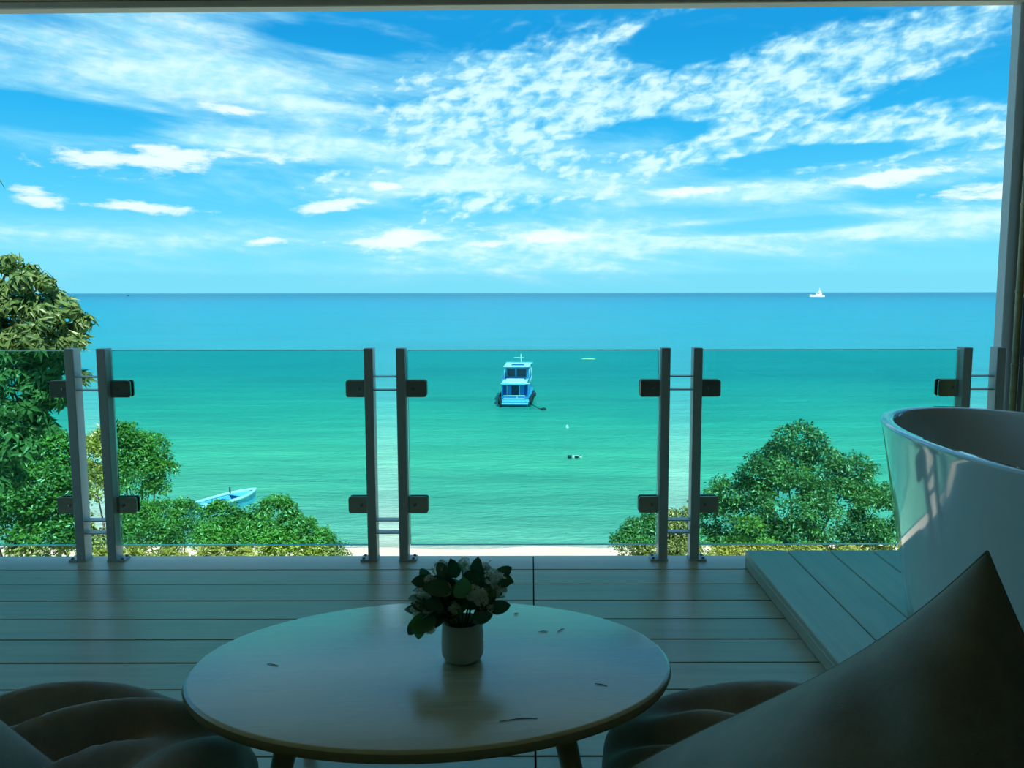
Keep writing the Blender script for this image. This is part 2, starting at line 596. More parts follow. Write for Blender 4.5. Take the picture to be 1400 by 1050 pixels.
# deck floor: bearers + boards
DECK_Y1 = 3.745
PITCHB = 0.1858
XL, XR = -3.35, 2.30
floor = thing('floor', 'weathered wooden deck of long horizontal boards', 'floor', (0, 0, 0), kind='structure')
bm = bmesh.new()
for x in np.arange(XL + 0.2, XR, 0.6):
    add_box(bm, (x, 0.55, -0.10), (0.06, 6.30, 0.14))
add_box(bm, ((XL + XR) / 2, 0.55, -0.19), (XR - XL, 6.3, 0.03))
add_box(bm, (0.012, 0.571, -0.0985), (0.09, 6.34, 0.14))
link('joists', done(bm, 'joists'), 'joist', floor)
JX = 0.012
rows = 34
pl_l = box((0, 0, 0), (JX - 0.0025 - XL, PITCHB - 0.007, 0.026), 0.0015, 1, 'plank_long')
pl_r = box((0, 0, 0), (XR - JX - 0.0025, PITCHB - 0.007, 0.026), 0.0015, 1, 'plank_short')
for k in range(rows):
    yc = DECK_Y1 - PITCHB * (k + 0.5)
    dz_ = -0.013 + random.uniform(-0.0006, 0.0006)
    link('plank', pl_l, 'deck', floor, ((XL + JX - 0.0025) / 2, yc, dz_))
    link('plank', pl_r, 'deck', floor, ((XR + JX + 0.0025) / 2, yc, dz_))
bm = bmesh.new()
add_box(bm, ((XL + XR) / 2, DECK_Y1 + 0.007, -0.112), (XR - XL, 0.014, 0.22), 0.002)
link('fascia', done(bm, 'fascia'), 'deck', floor)

# walls, ceiling
WX = 2.20
wall_r = link('wall_right', box((WX + 0.06, 0.53, 1.3), (0.12, 6.08, 2.75), 0.0, 1, 'wall_right'), 'wall_dark')
tag(wall_r, 'dark side wall behind bamboo poles', 'wall', kind='structure')
wall_l = link('wall_left', box((XL - 0.06, 0.0, 1.3), (0.12, 5.0, 2.75), 0.0, 1, 'wall_left'), 'wall_in')
tag(wall_l, 'interior side wall of the balcony room', 'wall', kind='structure')
wall_b = link('wall_back', box(((XL + XR) / 2, -2.58, 1.3), (XR - XL + 0.2, 0.12, 2.75), 0.0, 1, 'wall_back'), 'wall_in')
tag(wall_b, 'interior wall of the room behind the balcony', 'wall', kind='structure')

ceil = thing('ceiling', 'wooden board ceiling over the balcony', 'ceiling', (0, 0, 0), kind='structure')
link('roof_slab', box(((XL + XR) / 2, 0.6, 2.79), (XR - XL + 0.8, 6.62, 0.16), 0.0, 1, 'roof_slab'), 'wall_in', ceil)
cb = box((0, 0, 0), (XR - XL, 0.142, 0.018), 0.003, 1, 'ceiling_board')
for k in range(43):
    link('plank', cb, 'ceiling', ceil, ((XL + XR) / 2, 3.82 - 0.148 * (k + 0.5), 2.69))

# front frame: head bar and side column
ROLL = math.atan2(0.030, 4.38)
t1 = thing('trim_1', 'pale painted head frame with wooden lining along the roof edge', 'frame', (0, 3.80, 2.425), kind='structure')
t1.rotation_euler = (0, -ROLL, 0)
link('frame_bar', box((-0.6, 0, 0.020), (5.7, 0.07, 0.030), 0.004, 1, 'frame_bar'), 'frame', t1)
link('lining_board', box((-0.6, -0.005, 0.135), (5.7, 0.10, 0.198), 0.004, 1, 'lining_board'), 'ceiling', t1)
t2 = thing('trim_2', 'pale painted frame column at the right end of the balcony', 'frame', (2.155, 3.83, -0.1), kind='structure')
link('frame_post', box((0, 0, 1.285), (0.055, 0.07, 2.57), 0.004, 1, 'frame_post'), 'frame', t2)
link('frame_rebate', box((0.055, -0.02, 1.285), (0.05, 0.09, 2.57), 0.003, 1, 'frame_rebate'), 'wall_dark', t2)
link('footing', box((0.03, 0.0, -0.25), (0.13, 0.10, 0.5), 0.003, 1, 'footing'), 'joist', t2)

# raised platform under the bathtub
PX0, PX1, PY0, PY1, PH = 0.94, 2.01, 1.72, 3.592, 0.074
plat = thing('tub_platform', 'low raised wooden platform of lengthwise boards under the white bathtub', 'platform', (PX0, PY0, 0))
bm = bmesh.new()
for y in np.linspace(0.2, PY1 - PY0 - 0.2, 5):
    add_box(bm, ((PX1 - PX0) / 2, y, 0.024), (PX1 - PX0 - 0.08, 0.05, 0.046))
link('bearers', done(bm, 'bearers'), 'joist', plat)
w = 0.182
nb = 7
for k in range(nb):
    x0 = 0.0 + k * (w + 0.004)
    ww = min(w, PX1 - PX0 - x0)
    if ww < 0.02:
        break
    link('plank', box((x0 + ww / 2, (PY1 - PY0) / 2, PH - 0.012), (ww, PY1 - PY0, 0.024), 0.003, 1, 'platform_plank'), 'platform', plat)
link('side_board', box((0.012, (PY1 - PY0) / 2, (PH - 0.026) / 2), (0.022, PY1 - PY0 - 0.004, PH - 0.027), 0.003, 1, 'side_board'), 'platform', plat)
for yy in (0.013, PY1 - PY0 - 0.013):
    link('end_board', box(((PX1 - PX0) / 2 + 0.02, yy, (PH - 0.026) / 2), (PX1 - PX0 - 0.05, 0.022, PH - 0.027), 0.003, 1, 'end_board'), 'platform', plat)

# ================================================================== RAILING
POST_W, POST_D, POST_H = 0.040, 0.066, 0.952
PYC = 3.675 + POST_D / 2
GLASS_Y = PYC + 0.018
pairs = [(-2.023, -1.883), (-0.711, -0.570), (0.595, 0.736), (1.918, 2.066)]
me_post = box((0, 0, POST_H / 2), (POST_W, POST_D, POST_H), 0.003, 2, 'post')
me_bar = box((0, 0, 0), (pairs[0][1] - pairs[0][0] - POST_W + 0.002, 0.052, 0.005), 0.001, 1, 'bar')


def plate_mesh():
    bm = bmesh.new()
    add_box(bm, (0, 0, 0), (0.080, 0.075, 0.008), 0.0)
    vert_e = [e for e in bm.edges if abs(e.verts[0].co.z - e.verts[1].co.z) > 0.004]
    bmesh.ops.bevel(bm, geom=vert_e, offset=0.01, segments=3, affect='EDGES', profile=0.5)
    return done(bm, 'base_plate')


def clamp_mesh(thick):
    bm = bmesh.new()
    add_box(bm, (0, 0, 0), (0.094, thick, 0.076), 0.0)
    ee = [e for e in bm.edges if abs(e.verts[0].co.y - e.verts[1].co.y) > thick * 0.5]
    bmesh.ops.bevel(bm, geom=ee, offset=0.012, segments=4, affect='EDGES', profile=0.5)
    ee = [e for e in bm.edges if abs(e.verts[0].co.y - e.verts[1].co.y) < 1e-5]
    bmesh.ops.bevel(bm, geom=ee, offset=0.002, segments=1, affect='EDGES', profile=0.5)
    return done(bm, 'clamp_jaw')


me_plate = plate_mesh()
me_jaw = clamp_mesh(0.010)
me_bolt = lathe([(0.0001, 0.0), (0.007, 0.0), (0.007, 0.004), (0.005, 0.007), (0.0001, 0.0075)], 12, 'bolt_head')
rail_labels = ['white railing post pair beside the broad-leaved tree',
               'white railing post pair standing in front of open sea, nearest the flower vase',
               'white railing post pair between the anchored boat and the seaside tree',
               'white railing post pair behind the bathtub at the bamboo wall']
for (xa, xb), lab in zip(pairs, rail_labels):
    xc = (xa + xb) / 2
    t = thing('railing_post_pair', lab, 'railing post', (xc, PYC, 0), 0, 'glass railing posts')
    hx = (xb - xa) / 2
    for s in (-1, 1):
        link('post', me_post, 'post', t, (s * hx, 0, 0.006))
        link('base_plate', me_plate, 'post', t, (s * (hx + 0.016), -0.002, 0.004))
        for by in (-0.022, 0.022):
            link('bolt', me_bolt, 'bolt', t, (s * (hx + 0.042), by, 0.008))
        for cz in (0.777, 0.250):
            if s > 0 and xb > 2:
                continue
            c = link('clamp', me_jaw, 'steel', t, (s * (hx + POST_W / 2 + 0.042), 0.002, cz))
            c2 = link('back_jaw', me_jaw, 'steel', c, (0, 0.033, 0))
            b = link('clamp_bolt', me_bolt, 'bolt', c, (-s * 0.012, -0.005, 0.0), (R(90), 0, 0))
            g = link('gasket', box((0, 0, 0), (0.07, 0.0035, 0.066), 0.0, 1, 'gasket'), 'gasket', c, (s * 0.004, 0.007, 0))
            link('gasket', g.data, 'gasket', c, (s * 0.004, 0.0262, 0))
    for bz in (0.832, 0.773, 0.183, 0.125):
        link('cross_bar', me_bar, 'post', t, (0, 0, bz))

GZ0, GZ1 = 0.062, 0.945
panels = [(-3.25, -2.048, 'green-tinted glass railing panel in front of the broad-leaved tree'),
          (-1.857, -0.737, 'green-tinted glass railing panel in front of the round tree and leafy bushes'),
          (-0.544, 0.569, 'green-tinted glass railing panel in front of the anchored blue boat'),
          (0.762, 1.892, 'green-tinted glass railing panel in front of the big seaside tree')]
for x0, x1, lab in panels:
    t = thing('glass_panel', lab, 'glass panel', ((x0 + x1) / 2, GLASS_Y, GZ0), 0, 'glass railing panels')
    wdt, hgt = x1 - x0, GZ1 - GZ0
    link('pane', box((0, 0, hgt / 2), (wdt, 0.010, hgt), 0.0, 1, 'pane'), 'glass', t)
    bm = bmesh.new()
    add_box(bm, (0, 0, hgt + 0.002), (wdt, 0.010, 0.0038))
    link('top_edge', done(bm, 'top_edge'), 'glass_edge', t)
    link('bottom_edge', box((0, 0, -0.002), (wdt, 0.010, 0.0038), 0, 1, 'bottom_edge'), 'glass_edge', t)
    for s in (-1, 1):
        link('side_edge', box((s * (wdt / 2 + 0.0012), 0, hgt / 2), (0.0022, 0.010, hgt), 0, 1, 'side_edge'), 'glass_edge', t)

# ================================================================== BAMBOO WALL
def bamboo(y, x, rad, h, lab, seed):
    rnd = random.Random(seed)
    t = thing('bamboo_pole', lab, 'bamboo pole', (x, y, 0), 0, 'bamboo poles along the side wall')
    z = 0.0
    pts, rr, nodes = [], [], []
    lean = rnd.uniform(-0.006, 0.006)
    z0 = 0.0
    while z0 < h:
        L = rnd.uniform(0.26, 0.36)
        z1 = min(z0 + L, h)
        for f_, k in ((0.0, 1.0), (0.06, 0.93), (0.5, 0.91), (0.94, 0.94)):
            zz = z0 + (z1 - z0) * f_
            pts.append((0, lean * zz, zz))
            rr.append(rad * k)
        nodes.append(z1)
        z0 = z1
    link('culm', tube(pts, rr, 12, 'culm'), 'bamboo', t)
    for nz in nodes[:-1]:
        link('node_ring', lathe([(rad * 0.9, -0.007), (rad * 1.12, -0.003), (rad * 1.12, 0.003), (rad * 0.9, 0.007)], 12, 'node_ring'), 'bamboo', t, (0, lean * nz, nz))
    return t


bam_lab = ['bamboo pole at the end of the wall by the railing', 'bamboo pole second from the railing on the side wall']
bm_y = [3.52, 3.45, 3.38, 3.31, 3.24]
for i, y in enumerate(bm_y):
    lab = bam_lab[i] if i < 2 else ('bamboo pole third from the railing on the side wall', 'bamboo pole fourth from the railing on the side wall', 'bamboo pole farthest from the railing on the side wall')[i - 2]
    bamboo(y, 2.036 + (i % 2) * 0.006, 0.0155 if i % 2 == 0 else 0.013, 2.66, lab, 50 + i)
for zc in (1.19, 0.30, 2.2):
    bm = bmesh.new()
    add_tube(bm, [(2.050, 3.05, zc), (2.050, 3.56, zc)], 0.011, 10)
    o = link('bamboo_crosspiece', done(bm, 'bamboo_crosspiece', True), 'bamboo')
    o.data.transform(Matrix.Translation((0.014, 0, 0)))
    tag(o, {1.19: 'horizontal bamboo rail tied behind the upright poles above the tub', 0.30: 'horizontal bamboo rail behind the upright poles near the deck', 2.2: 'horizontal bamboo rail behind the upright poles near the ceiling'}[zc], 'bamboo rail', 'bamboo rails on the side wall')
    
# ================================================================== BATHTUB
TX, TY, TB, TA = 1.600, 2.50, 0.425, 0.80
RIM = 0.752 - PH
tub = thing('bathtub', 'white glossy freestanding oval bathtub on the wooden platform', 'bathtub', (TX, TY, PH))
prof_o = [(0.700, 0.0), (0.735, 0.004), (0.760, 0.02), (0.785, 0.08), (0.82, 0.18), (0.862, 0.30), (0.905, 0.43), (0.947, 0.55), (0.985, RIM - 0.03), (0.997, RIM - 0.010), (0.998, RIM - 0.003), (0.990, RIM)]
prof_i = [(0.915, RIM), (0.903, RIM - 0.004), (0.895, RIM - 0.02), (0.865, 0.55), (0.82, 0.40), (0.77, 0.26), (0.71, 0.15), (0.62, 0.10), (0.4, 0.085), (0.05, 0.08)]
rings = []
for s, z in prof_o + prof_i:
    if (s, z) in prof_i:
        th_ = (1 - s) * TB
        rings.append(oval(0, 0, TB * s, TA - (TA * (1 - s)) * 0.75, z, 96, 2.1))
    else:
        rings.append(oval(0, 0, TB * s, TA * (1 - (1 - s) * 0.8), z, 96, 2.1))
link('tub_shell', done(add_rings(bmesh.new(), rings), 'tub_shell', True), 'tub', tub)
link('drain', lathe([(0.0001, 0.0), (0.03, 0.0), (0.032, 0.004), (0.02, 0.006), (0.0001, 0.006)], 20, 'drain'), 'chrome', tub, (0, -0.15, 0.081))

# ================================================================== COFFEE TABLE
TH = 0.37
table = thing('coffee_table', 'low oval pale wood coffee table with splayed legs', 'table', (-0.2226, 1.8258, 0), math.atan2(0.0618, 0.998))
A_, B_ = 0.5404, 0.3812
rings = [oval(0, 0, A_ - 0.05, B_ - 0.05, TH - 0.030, 96), oval(0, 0, A_ - 0.014, B_ - 0.014, TH - 0.030, 96), oval(0, 0, A_ - 0.004, B_ - 0.004, TH - 0.024, 96),
         oval(0, 0, A_, B_, TH - 0.014, 96), oval(0, 0, A_ - 0.003, B_ - 0.003, TH - 0.005, 96)]
top_rings = [oval(0, 0, A_ - 0.003, B_ - 0.003, TH - 0.005, 96), oval(0, 0, A_ - 0.008, B_ - 0.008, TH - 0.001, 96), oval(0, 0, A_ - 0.012, B_ - 0.012, TH, 96)]
tt = link('tabletop', done(add_rings(bmesh.new(), top_rings + [oval(0, 0, 0.02, 0.015, TH, 96)], cap0=False), 'tabletop'), 'table', table)
autosmooth(tt, 50)
link('table_edge', done(add_rings(bmesh.new(), rings, cap1=False), 'table_edge', True), 'table_edge', table)
for sx, sy in ((-1, -1), (1, -1), (-1, 1), (1, 1)):
    top = Vector((sx * 0.270, sy * 0.215, TH - 0.030))
    bot = Vector((sx * 0.345, sy * 0.285, 0.0))
    link('leg', tube([bot, bot + (top - bot) * 0.08, top], [0.013, 0.0165, 0.024], 16, 'leg'), 'table_edge', table)
link('apron', box((0, 0, TH - 0.045), (0.50, 0.06, 0.028), 0.003, 1, 'apron'), 'table_edge', table)
link('apron', box((-0.25, 0, TH - 0.045), (0.06, 0.42, 0.028), 0.003, 1, 'apron'), 'table_edge', table)
link('apron', box((0.25, 0, TH - 0.045), (0.06, 0.42, 0.028), 0.003, 1, 'apron'), 'table_edge', table)

# ================================================================== VASE AND BOUQUET
VX, VY = -0.155, 1.838
VH = 0.092
vase = thing('flower_vase', 'small pale ceramic vase holding white flowers on the oval table', 'vase', (VX, VY, TH))
link('vase_body', lathe([(0.0001, 0.0), (0.034, 0.0), (0.041, 0.004), (0.0465, 0.014), (0.0482, 0.028), (0.0475, 0.06), (0.0455, VH - 0.002), (0.0445, VH), (0.0425, VH - 0.001), (0.042, VH - 0.01), (0.042, 0.05), (0.0001, 0.05)], 48, 'vase_body'), 'vase', vase)
link('flower_foam', lathe([(0.0001, 0.052), (0.040, 0.052), (0.040, 0.070), (0.0001, 0.074)], 24, 'flower_foam'), 'soil', vase)

bq = thing('bouquet', 'bouquet of small white flower clusters with dark green leaves in the vase', 'bouquet', (VX, VY, TH + 0.075))


def leaf_mesh(L, W, fold=0.25, droop=0.35, n=6):
    bm = bmesh.new()
    mid, le, ri = [], [], []
    for i in range(n + 1):
        u = i / n
        w = W * 0.5 * (math.sin(math.pi * min(1, u ** 0.9)) ** 0.6) if 0 < u < 1 else 0
        z = -droop * L * u * u
        mid.append(bm.verts.new((u * L, 0, z)))
        if w > 0:
            le.append(bm.verts.new((u * L, w, z + fold * w)))
            ri.append(bm.verts.new((u * L, -w, z + fold * w)))
    for i in range(n):
        if i == 0:
            bm.faces.new((mid[0], mid[1], le[0]))
            bm.faces.new((mid[0], ri[0], mid[1]))
        elif i == n - 1:
            bm.faces.new((mid[i], mid[n], le[i - 1]))
            bm.faces.new((mid[i], ri[i - 1], mid[n]))
        else:
            bm.faces.new((mid[i], mid[i + 1], le[i], le[i - 1]))
            bm.faces.new((mid[i], ri[i - 1], ri[i], mid[i + 1]))
    me = bpy.data.meshes.new('leaf')
    bm.to_mesh(me)
    bm.free()
    me.polygons.foreach_set('use_smooth', [True] * len(me.polygons))
    return me


def aim(o, d, roll=0.0, up=None):
    """turn an object's +X to d, its +Z as far up as possible"""
    d = Vector(d).normalized()
    up = Vector(up) if up else Vector((0, 0, 1)) if abs(d.z) < 0.95 else Vector((0, -1, 0))
    y = up.cross(d).normalized()
    z = d.cross(y)
    m = Matrix((d, y, z)).transposed()
    o.rotation_euler = (m @ Matrix.Rotation(roll, 3, 'X')).to_euler()


rb = random.Random(21)
ml = [leaf_mesh(0.058, 0.038, 0.2, 0.2, 8), leaf_mesh(0.05, 0.032, 0.25, 0.25, 8), leaf_mesh(0.062, 0.040, 0.15, 0.28, 8)]
# outline heads: (dx, dz) in metres relative to vase axis, z above vase rim
heads = [(-0.085, 0.075), (-0.10, 0.035), (-0.075, 0.11), (-0.035, 0.125), (0.005, 0.135), (0.045, 0.12), (0.078, 0.115), (0.07, 0.075),
         (-0.085, 0.0), (0.055, 0.045), (-0.06, 0.06), (-0.02, 0.085), (0.025, 0.085), (-0.03, 0.03), (0.02, 0.04)]
stemend = []
for i, (hx_, hz_) in enumerate(heads):
    hy = rb.uniform(-0.06, 0.06)
    tip = Vector((hx_, hy, hz_ * 0.88 + 0.017))
    base = Vector((hx_ * 0.2, hy * 0.3, 0.0))
    midp = base.lerp(tip, 0.5) + Vector((0, 0, 0.018))
    link('stem', tube([base, midp, tip], [0.0022, 0.002, 0.0014], 6, 'stem'), 'stem', bq)
    stemend.append((base, midp, tip))
floret = []


def floret_cluster(seed, n, rad):
    r_ = random.Random(seed)
    vsl, fs = [], []
    for k in range(n):
        d = Vector((r_.gauss(0, 1), r_.gauss(0, 1), r_.gauss(0.35, 1))).normalized()
        c = d * rad * r_.uniform(0.65, 1.0)
        a = d.orthogonal().normalized()
        b = d.cross(a)
        s = rad * r_.uniform(0.30, 0.42)
        ph = r_.uniform(0, 6.28)
        for q in range(5):
            t0 = ph + q * 2 * math.pi / 5
            u = a * math.cos(t0) + b * math.sin(t0)
            v = d.cross(u)
            i0 = len(vsl)
            vsl += [c, c + u * s * 0.6 + v * s * 0.32 + d * s * 0.12, c + u * s + d * s * 0.22, c + u * s * 0.6 - v * s * 0.32 + d * s * 0.12]
            fs.append((i0, i0 + 1, i0 + 2, i0 + 3))
    me = bpy.data.meshes.new('flower_cluster')
    me.from_pydata([tuple(v) for v in vsl], [], fs)
    return me


fm = [floret_cluster(s, 46, 0.018) for s in (1, 2, 3)]
fl_at = [(-0.09, -0.03, 0.08), (-0.102, -0.02, 0.045), (-0.075, -0.045, 0.012), (-0.07, 0.0, 0.108), (-0.035, -0.035, 0.10), (0.03, -0.055, 0.102), (0.045, -0.05, 0.085),
         (0.07, -0.02, 0.125), (0.083, 0.0, 0.105), (0.06, -0.04, 0.055), (-0.05, 0.03, 0.13), (0.0, 0.05, 0.13), (0.05, 0.05, 0.12), (-0.098, 0.0, 0.02), (-0.012, -0.045, 0.055), (-0.085, -0.035, 0.062), (0.085, -0.01, 0.088)]
for i, p in enumerate(fl_at):
    o = link('flower_cluster', fm[i % 3], 'petal', bq, (p[0], p[1], p[2] * 0.9 + 0.012), (rb.uniform(0, 6), rb.uniform(0, 6), rb.uniform(0, 6)))
    s = rb.uniform(0.8, 1.15)
    o.scale = (s, s, s)
# leaves
k = 0
for (b, m_, t_) in stemend:
    for f_ in (0.35, 0.6, 0.85):
        for q in range(2):
            p = b.lerp(m_, f_ * 2) if f_ < 0.5 else m_.lerp(t_, f_ * 2 - 1)
            out = Vector((p.x * 1.0 + rb.gauss(0, 0.05), p.y + rb.gauss(0, 0.05) - 0.012, rb.uniform(-0.03, 0.05)))
            p.z = max(p.z, 0.034)
            out.z = max(out.z, -0.02 if math.hypot(p.x, p.y) > 0.055 else 0.055)
            o = link('leaf', ml[k % 3], 'bleaf' if k % 7 else 'bleaf2', bq, p)
            aim(o, out, rb.uniform(-0.6, 0.6), (rb.uniform(-0.5, 0.5), rb.uniform(-1.2, 0.2), 0.8))
            s = rb.uniform(0.65, 1.0)
            o.scale = (s, s, s)
            k += 1
for p, d, s in [((-0.05, -0.065, 0.03), (-0.8, -0.3, 0.0), 1.05), ((-0.035, -0.06, 0.055), (-0.9, -0.4, 0.25), 1.1), ((-0.02, -0.05, 0.09), (-0.9, -0.3, 0.3), 1.0),
                ((0.005, -0.06, 0.075), (0.1, -0.5, 0.7), 1.1), ((0.06, -0.03, 0.04), (0.8, -0.15, 0.18), 1.0), ((-0.09, -0.04, 0.02), (-0.5, -0.2, -0.5), 0.7),
                ((-0.088, -0.03, 0.012), (-0.2, -0.3, -0.8), 0.7), ((-0.01, -0.03, 0.11), (-0.2, -0.1, 1.0), 0.9), ((0.03, -0.03, 0.115), (0.2, -0.2, 0.8), 0.7),
                ((-0.05, -0.075, 0.035), (-0.9, -0.35, -0.3), 1.0), ((0.03, -0.065, 0.03), (0.6, -0.3, 0.25), 0.9), ((0.08, -0.02, 0.095), (0.8, -0.2, 0.1), 0.5)]:
    o = link('leaf', ml[k % 3], 'bleaf', bq, (p[0], p[1], p[2] + 0.015))
    aim(o, d, 0.2, (0.1, -1, 0.55))
    o.scale = (s, s, s)
    k += 1

for q in range(26):
    p = Vector((rb.uniform(-0.075, 0.06), rb.uniform(-0.05, 0.04), rb.uniform(0.045, 0.105)))
    o = link('leaf', ml[q % 3], 'bleaf', bq, p)
    aim(o, (p.x + rb.gauss(0, 0.04), -0.02 + rb.gauss(0, 0.02), rb.uniform(0.02, 0.08)), rb.uniform(-0.5, 0.5), (rb.uniform(-0.5, 0.5), -1, 0.5))
    q_ = rb.uniform(0.6, 0.85)
    o.scale = (q_, q_, q_)

# fallen bits of stem on the tabletop
for fi, (px, py, L, a) in enumerate([(766, 862, 0.028, 0.9), (742, 864, 0.022, 0.1), (821, 937, 0.028, -0.4), (708, 985, 0.075, 0.15), (372, 909, 0.03, -0.35), (705, 839, 0.012, 0.3)]):
    p = atZ(px, py, TH)
    v = [(-L / 2 * math.cos(a), -L / 2 * math.sin(a), 0.0012), (0, L * 0.06, 0.0016), (L / 2 * math.cos(a), L / 2 * math.sin(a), 0.0012)]
    o = link('fallen_stem', tube(v, [0.0006, 0.0011, 0.0006], 5, 'fallen_stem'), 'twig', None, (p.x, p.y, TH))
    tag(o, ('curved dry stem on the tabletop just beyond the vase', 'straight dry stem on the tabletop next to the curved dry stem', 'short dry stem on the tabletop towards the tall bean bag', 'longest dry stem lying on the tabletop before the vase', 'dry stem on the tabletop towards the creased bean bag', 'tiny speck of dry stem beside the bouquet leaves')[fi], 'twig', 'fallen stems on the table')


# ================================================================== BEAN BAGS
def catmull_closed(n):
    return n


def puff_patch(A, B, C, D, thick, bulge_front, n=44, wr=0.012, seed=0.0, pinch=0.12, power=0.42, wave=0.0):
    """sack with four soft corners: two puffed faces meeting in a seam"""
    A, B, C, D = map(Vector, (A, B, C, D))
    nrm = ((C - A).cross(D - B)).normalized()

    def mid(u, v):
        # edges curve slightly inwards between corners
        pu = u + pinch * (0.5 - u) * 4 * v * (1 - v) * (0.25 + 0.75 * abs(2 * u - 1)) * 0.6
        pv = v + pinch * (0.5 - v) * 4 * u * (1 - u) * (0.25 + 0.75 * abs(2 * v - 1)) * 0.6
        p = A.lerp(B, pu).lerp(D.lerp(C, pu), pv)
        p = p - (A - D).normalized() * (wave * math.sin(2 * math.pi * u) * (1 - v) ** 2)
        return p

    def hgt(u, v):
        a = max(0.0, 1 - (2 * u - 1) ** 2)
        b = max(0.0, 1 - (2 * v - 1) ** 2)
        return (a * b) ** power

    us = [0.5 - 0.5 * math.cos(math.pi * i / n) for i in range(n + 1)]
    loop = [mid(u, 0) for u in us] + [mid(1, v) for v in us[1:]] + [mid(u, 1) for u in us[::-1][1:]] + [mid(0, v) for v in us[::-1][1:]]
    bm = bmesh.new()
    fr, bk = [], []
    for j in range(n + 1):
        rf, rk = [], []
        for i in range(n + 1):
            u = 0.5 - 0.5 * math.cos(math.pi * i / n)
            v = 0.5 - 0.5 * math.cos(math.pi * j / n)
            m = mid(u, v)
            h = hgt(u, v)
            wv = mnoise.noise(Vector((u * 5 + seed, v * 5, seed))) * wr * 1.6
            fold = math.sin((u * 9 + 2.5 * mnoise.noise(Vector((u * 3, v * 3, seed + 5)))) * 2.2) * wr * (1 - h) * 0.9
            edge = i in (0, n) or j in (0, n)
            pf = m + nrm * (0 if edge else thick * bulge_front * h + (wv + fold) * min(1, h * 3))
            pb = m - nrm * (0 if edge else thick * (1 - bulge_front) * h + wv * min(1, h * 3))
            vf = bm.verts.new(pf)
            rf.append(vf)
            rk.append(vf if edge else bm.verts.new(pb))
        fr.append(rf)
        bk.append(rk)
    for g, fl in ((fr, False), (bk, True)):
        for j in range(n):
            for i in range(n):
                q = [g[j][i], g[j][i + 1], g[j + 1][i + 1], g[j + 1][i]]
                bm.faces.new(q[::-1] if fl else q)
    return done(bm, 'backrest', True), tube(loop, 0.0018, 6, 'seam')


def seat_mesh(cx, cy, cz, rx, ry, rz, rot, seed, wr=0.02, nu=96, nv=40, folds=()):
    bm = bmesh.new()
    rings = []
    cr, sr = math.cos(rot), math.sin(rot)
    nv = 64
    for j in range(1, nv):
        cp = math.sin(math.pi * j / nv)
        ph = math.copysign(math.acos(min(1.0, cp ** 1.613)), j - nv / 2)
        ring = []
        for i in range(nu):
            t = 2 * math.pi * i / nu
            c, s = math.cos(t), math.sin(t)
            e = 0.78
            x = math.copysign(abs(c) ** e, c) * cp
            y = math.copysign(abs(s) ** e, s) * cp
            z = math.copysign(abs(math.sin(ph)) ** 0.9, math.sin(ph))
            d = 1.0
            n1 = mnoise.noise(Vector((x * 1.7 + seed, y * 1.7, z * 1.3)))
            n2 = mnoise.noise(Vector((x * 4.5, y * 4.5 + seed, z * 3)))
            d += (n1 * 0.06 + n2 * 0.02)
            px, py, pz = x * rx * d, y * ry * d, z * rz
            for (fx, fy, ang, wid, dep) in folds:
                q = (px - fx) * math.cos(ang) + (py - fy) * math.sin(ang) + 0.03 * mnoise.noise(Vector((px * 4, py * 4, seed)))
                if True:
                    along = -(px - fx) * math.sin(ang) + (py - fy) * math.cos(ang)
                    fade = math.exp(-(along / 0.30) ** 2) * max(0.0, math.sin(ph) + 0.1)
                    pz += -dep * math.exp(-(q / wid) ** 2) * fade + dep * 0.7 * math.exp(-((q - wid * 1.9) / wid) ** 2) * fade
            X, Y = px * cr - py * sr, px * sr + py * cr
            ring.append((cx + X, cy + Y, max(0.002, cz + pz)))
        rings.append(ring)
    return done(add_rings(bm, rings), 'seat', True)


# right bag: seat toward the table, pointed back near the viewer
bagR = thing('bean_bag_chair', 'taupe fabric bean bag chair with a tall pointed back, beside the tub platform', 'bean bag', (0.62, 1.40, 0), 0, 'bean bag chairs at the oval table')
off = Vector((0.62, 1.40, 0))
me = seat_mesh(0.53 - off.x, 1.60 - off.y, 0.14, 0.36, 0.40, 0.165, 0.35, 3.0, folds=((0.02, 0.16, 1.25, 0.045, 0.035), (-0.14, 0.05, 0.7, 0.035, 0.04), (-0.22, -0.05, 0.5, 0.025, 0.035), (-0.28, -0.1, 0.4, 0.02, 0.03)))
link('seat', me, 'fabric', bagR)
A, B, C, D = Vector((0.642, 1.15, 0.838)), Vector((0.185, 1.54, 0.28)), Vector((0.36, 0.98, 0.03)), Vector((0.98, 0.86, 0.10))
me, seam = puff_patch(A - off, B - off, C - off, D - off, 0.56, 0.66, wr=0.014, seed=2.0, power=0.66, wave=0.007)
link('seam', seam, 'fabric', link('backrest', me, 'fabric', bagR))

bagL = thing('bean_bag_chair', 'taupe fabric bean bag chair with creased seat, on the open deck side of the table', 'bean bag', (-1.15, 1.45, 0), 0, 'bean bag chairs at the oval table')
off = Vector((-1.15, 1.45, 0))
me = seat_mesh(-0.98 - off.x, 1.58 - off.y, 0.14, 0.40, 0.38, 0.165, -0.25, 8.0, folds=((-0.10, 0.12, 2.3, 0.045, 0.06), (0.06, 0.02, 2.5, 0.04, 0.06), (0.18, 0.0, 2.9, 0.03, 0.03)))
link('seat', me, 'fabric', bagL)
A, B, C, D = Vector((-1.40, 1.50, 0.86)), Vector((-0.86, 1.56, 0.22)), Vector((-1.00, 1.05, 0.03)), Vector((-1.66, 1.02, 0.20))
me, seam = puff_patch(D - off, C - off, B - off, A - off, 0.40, 0.60, wr=0.012, seed=6.0, power=0.55)
link('seam', seam, 'fabric', link('backrest', me, 'fabric', bagL))


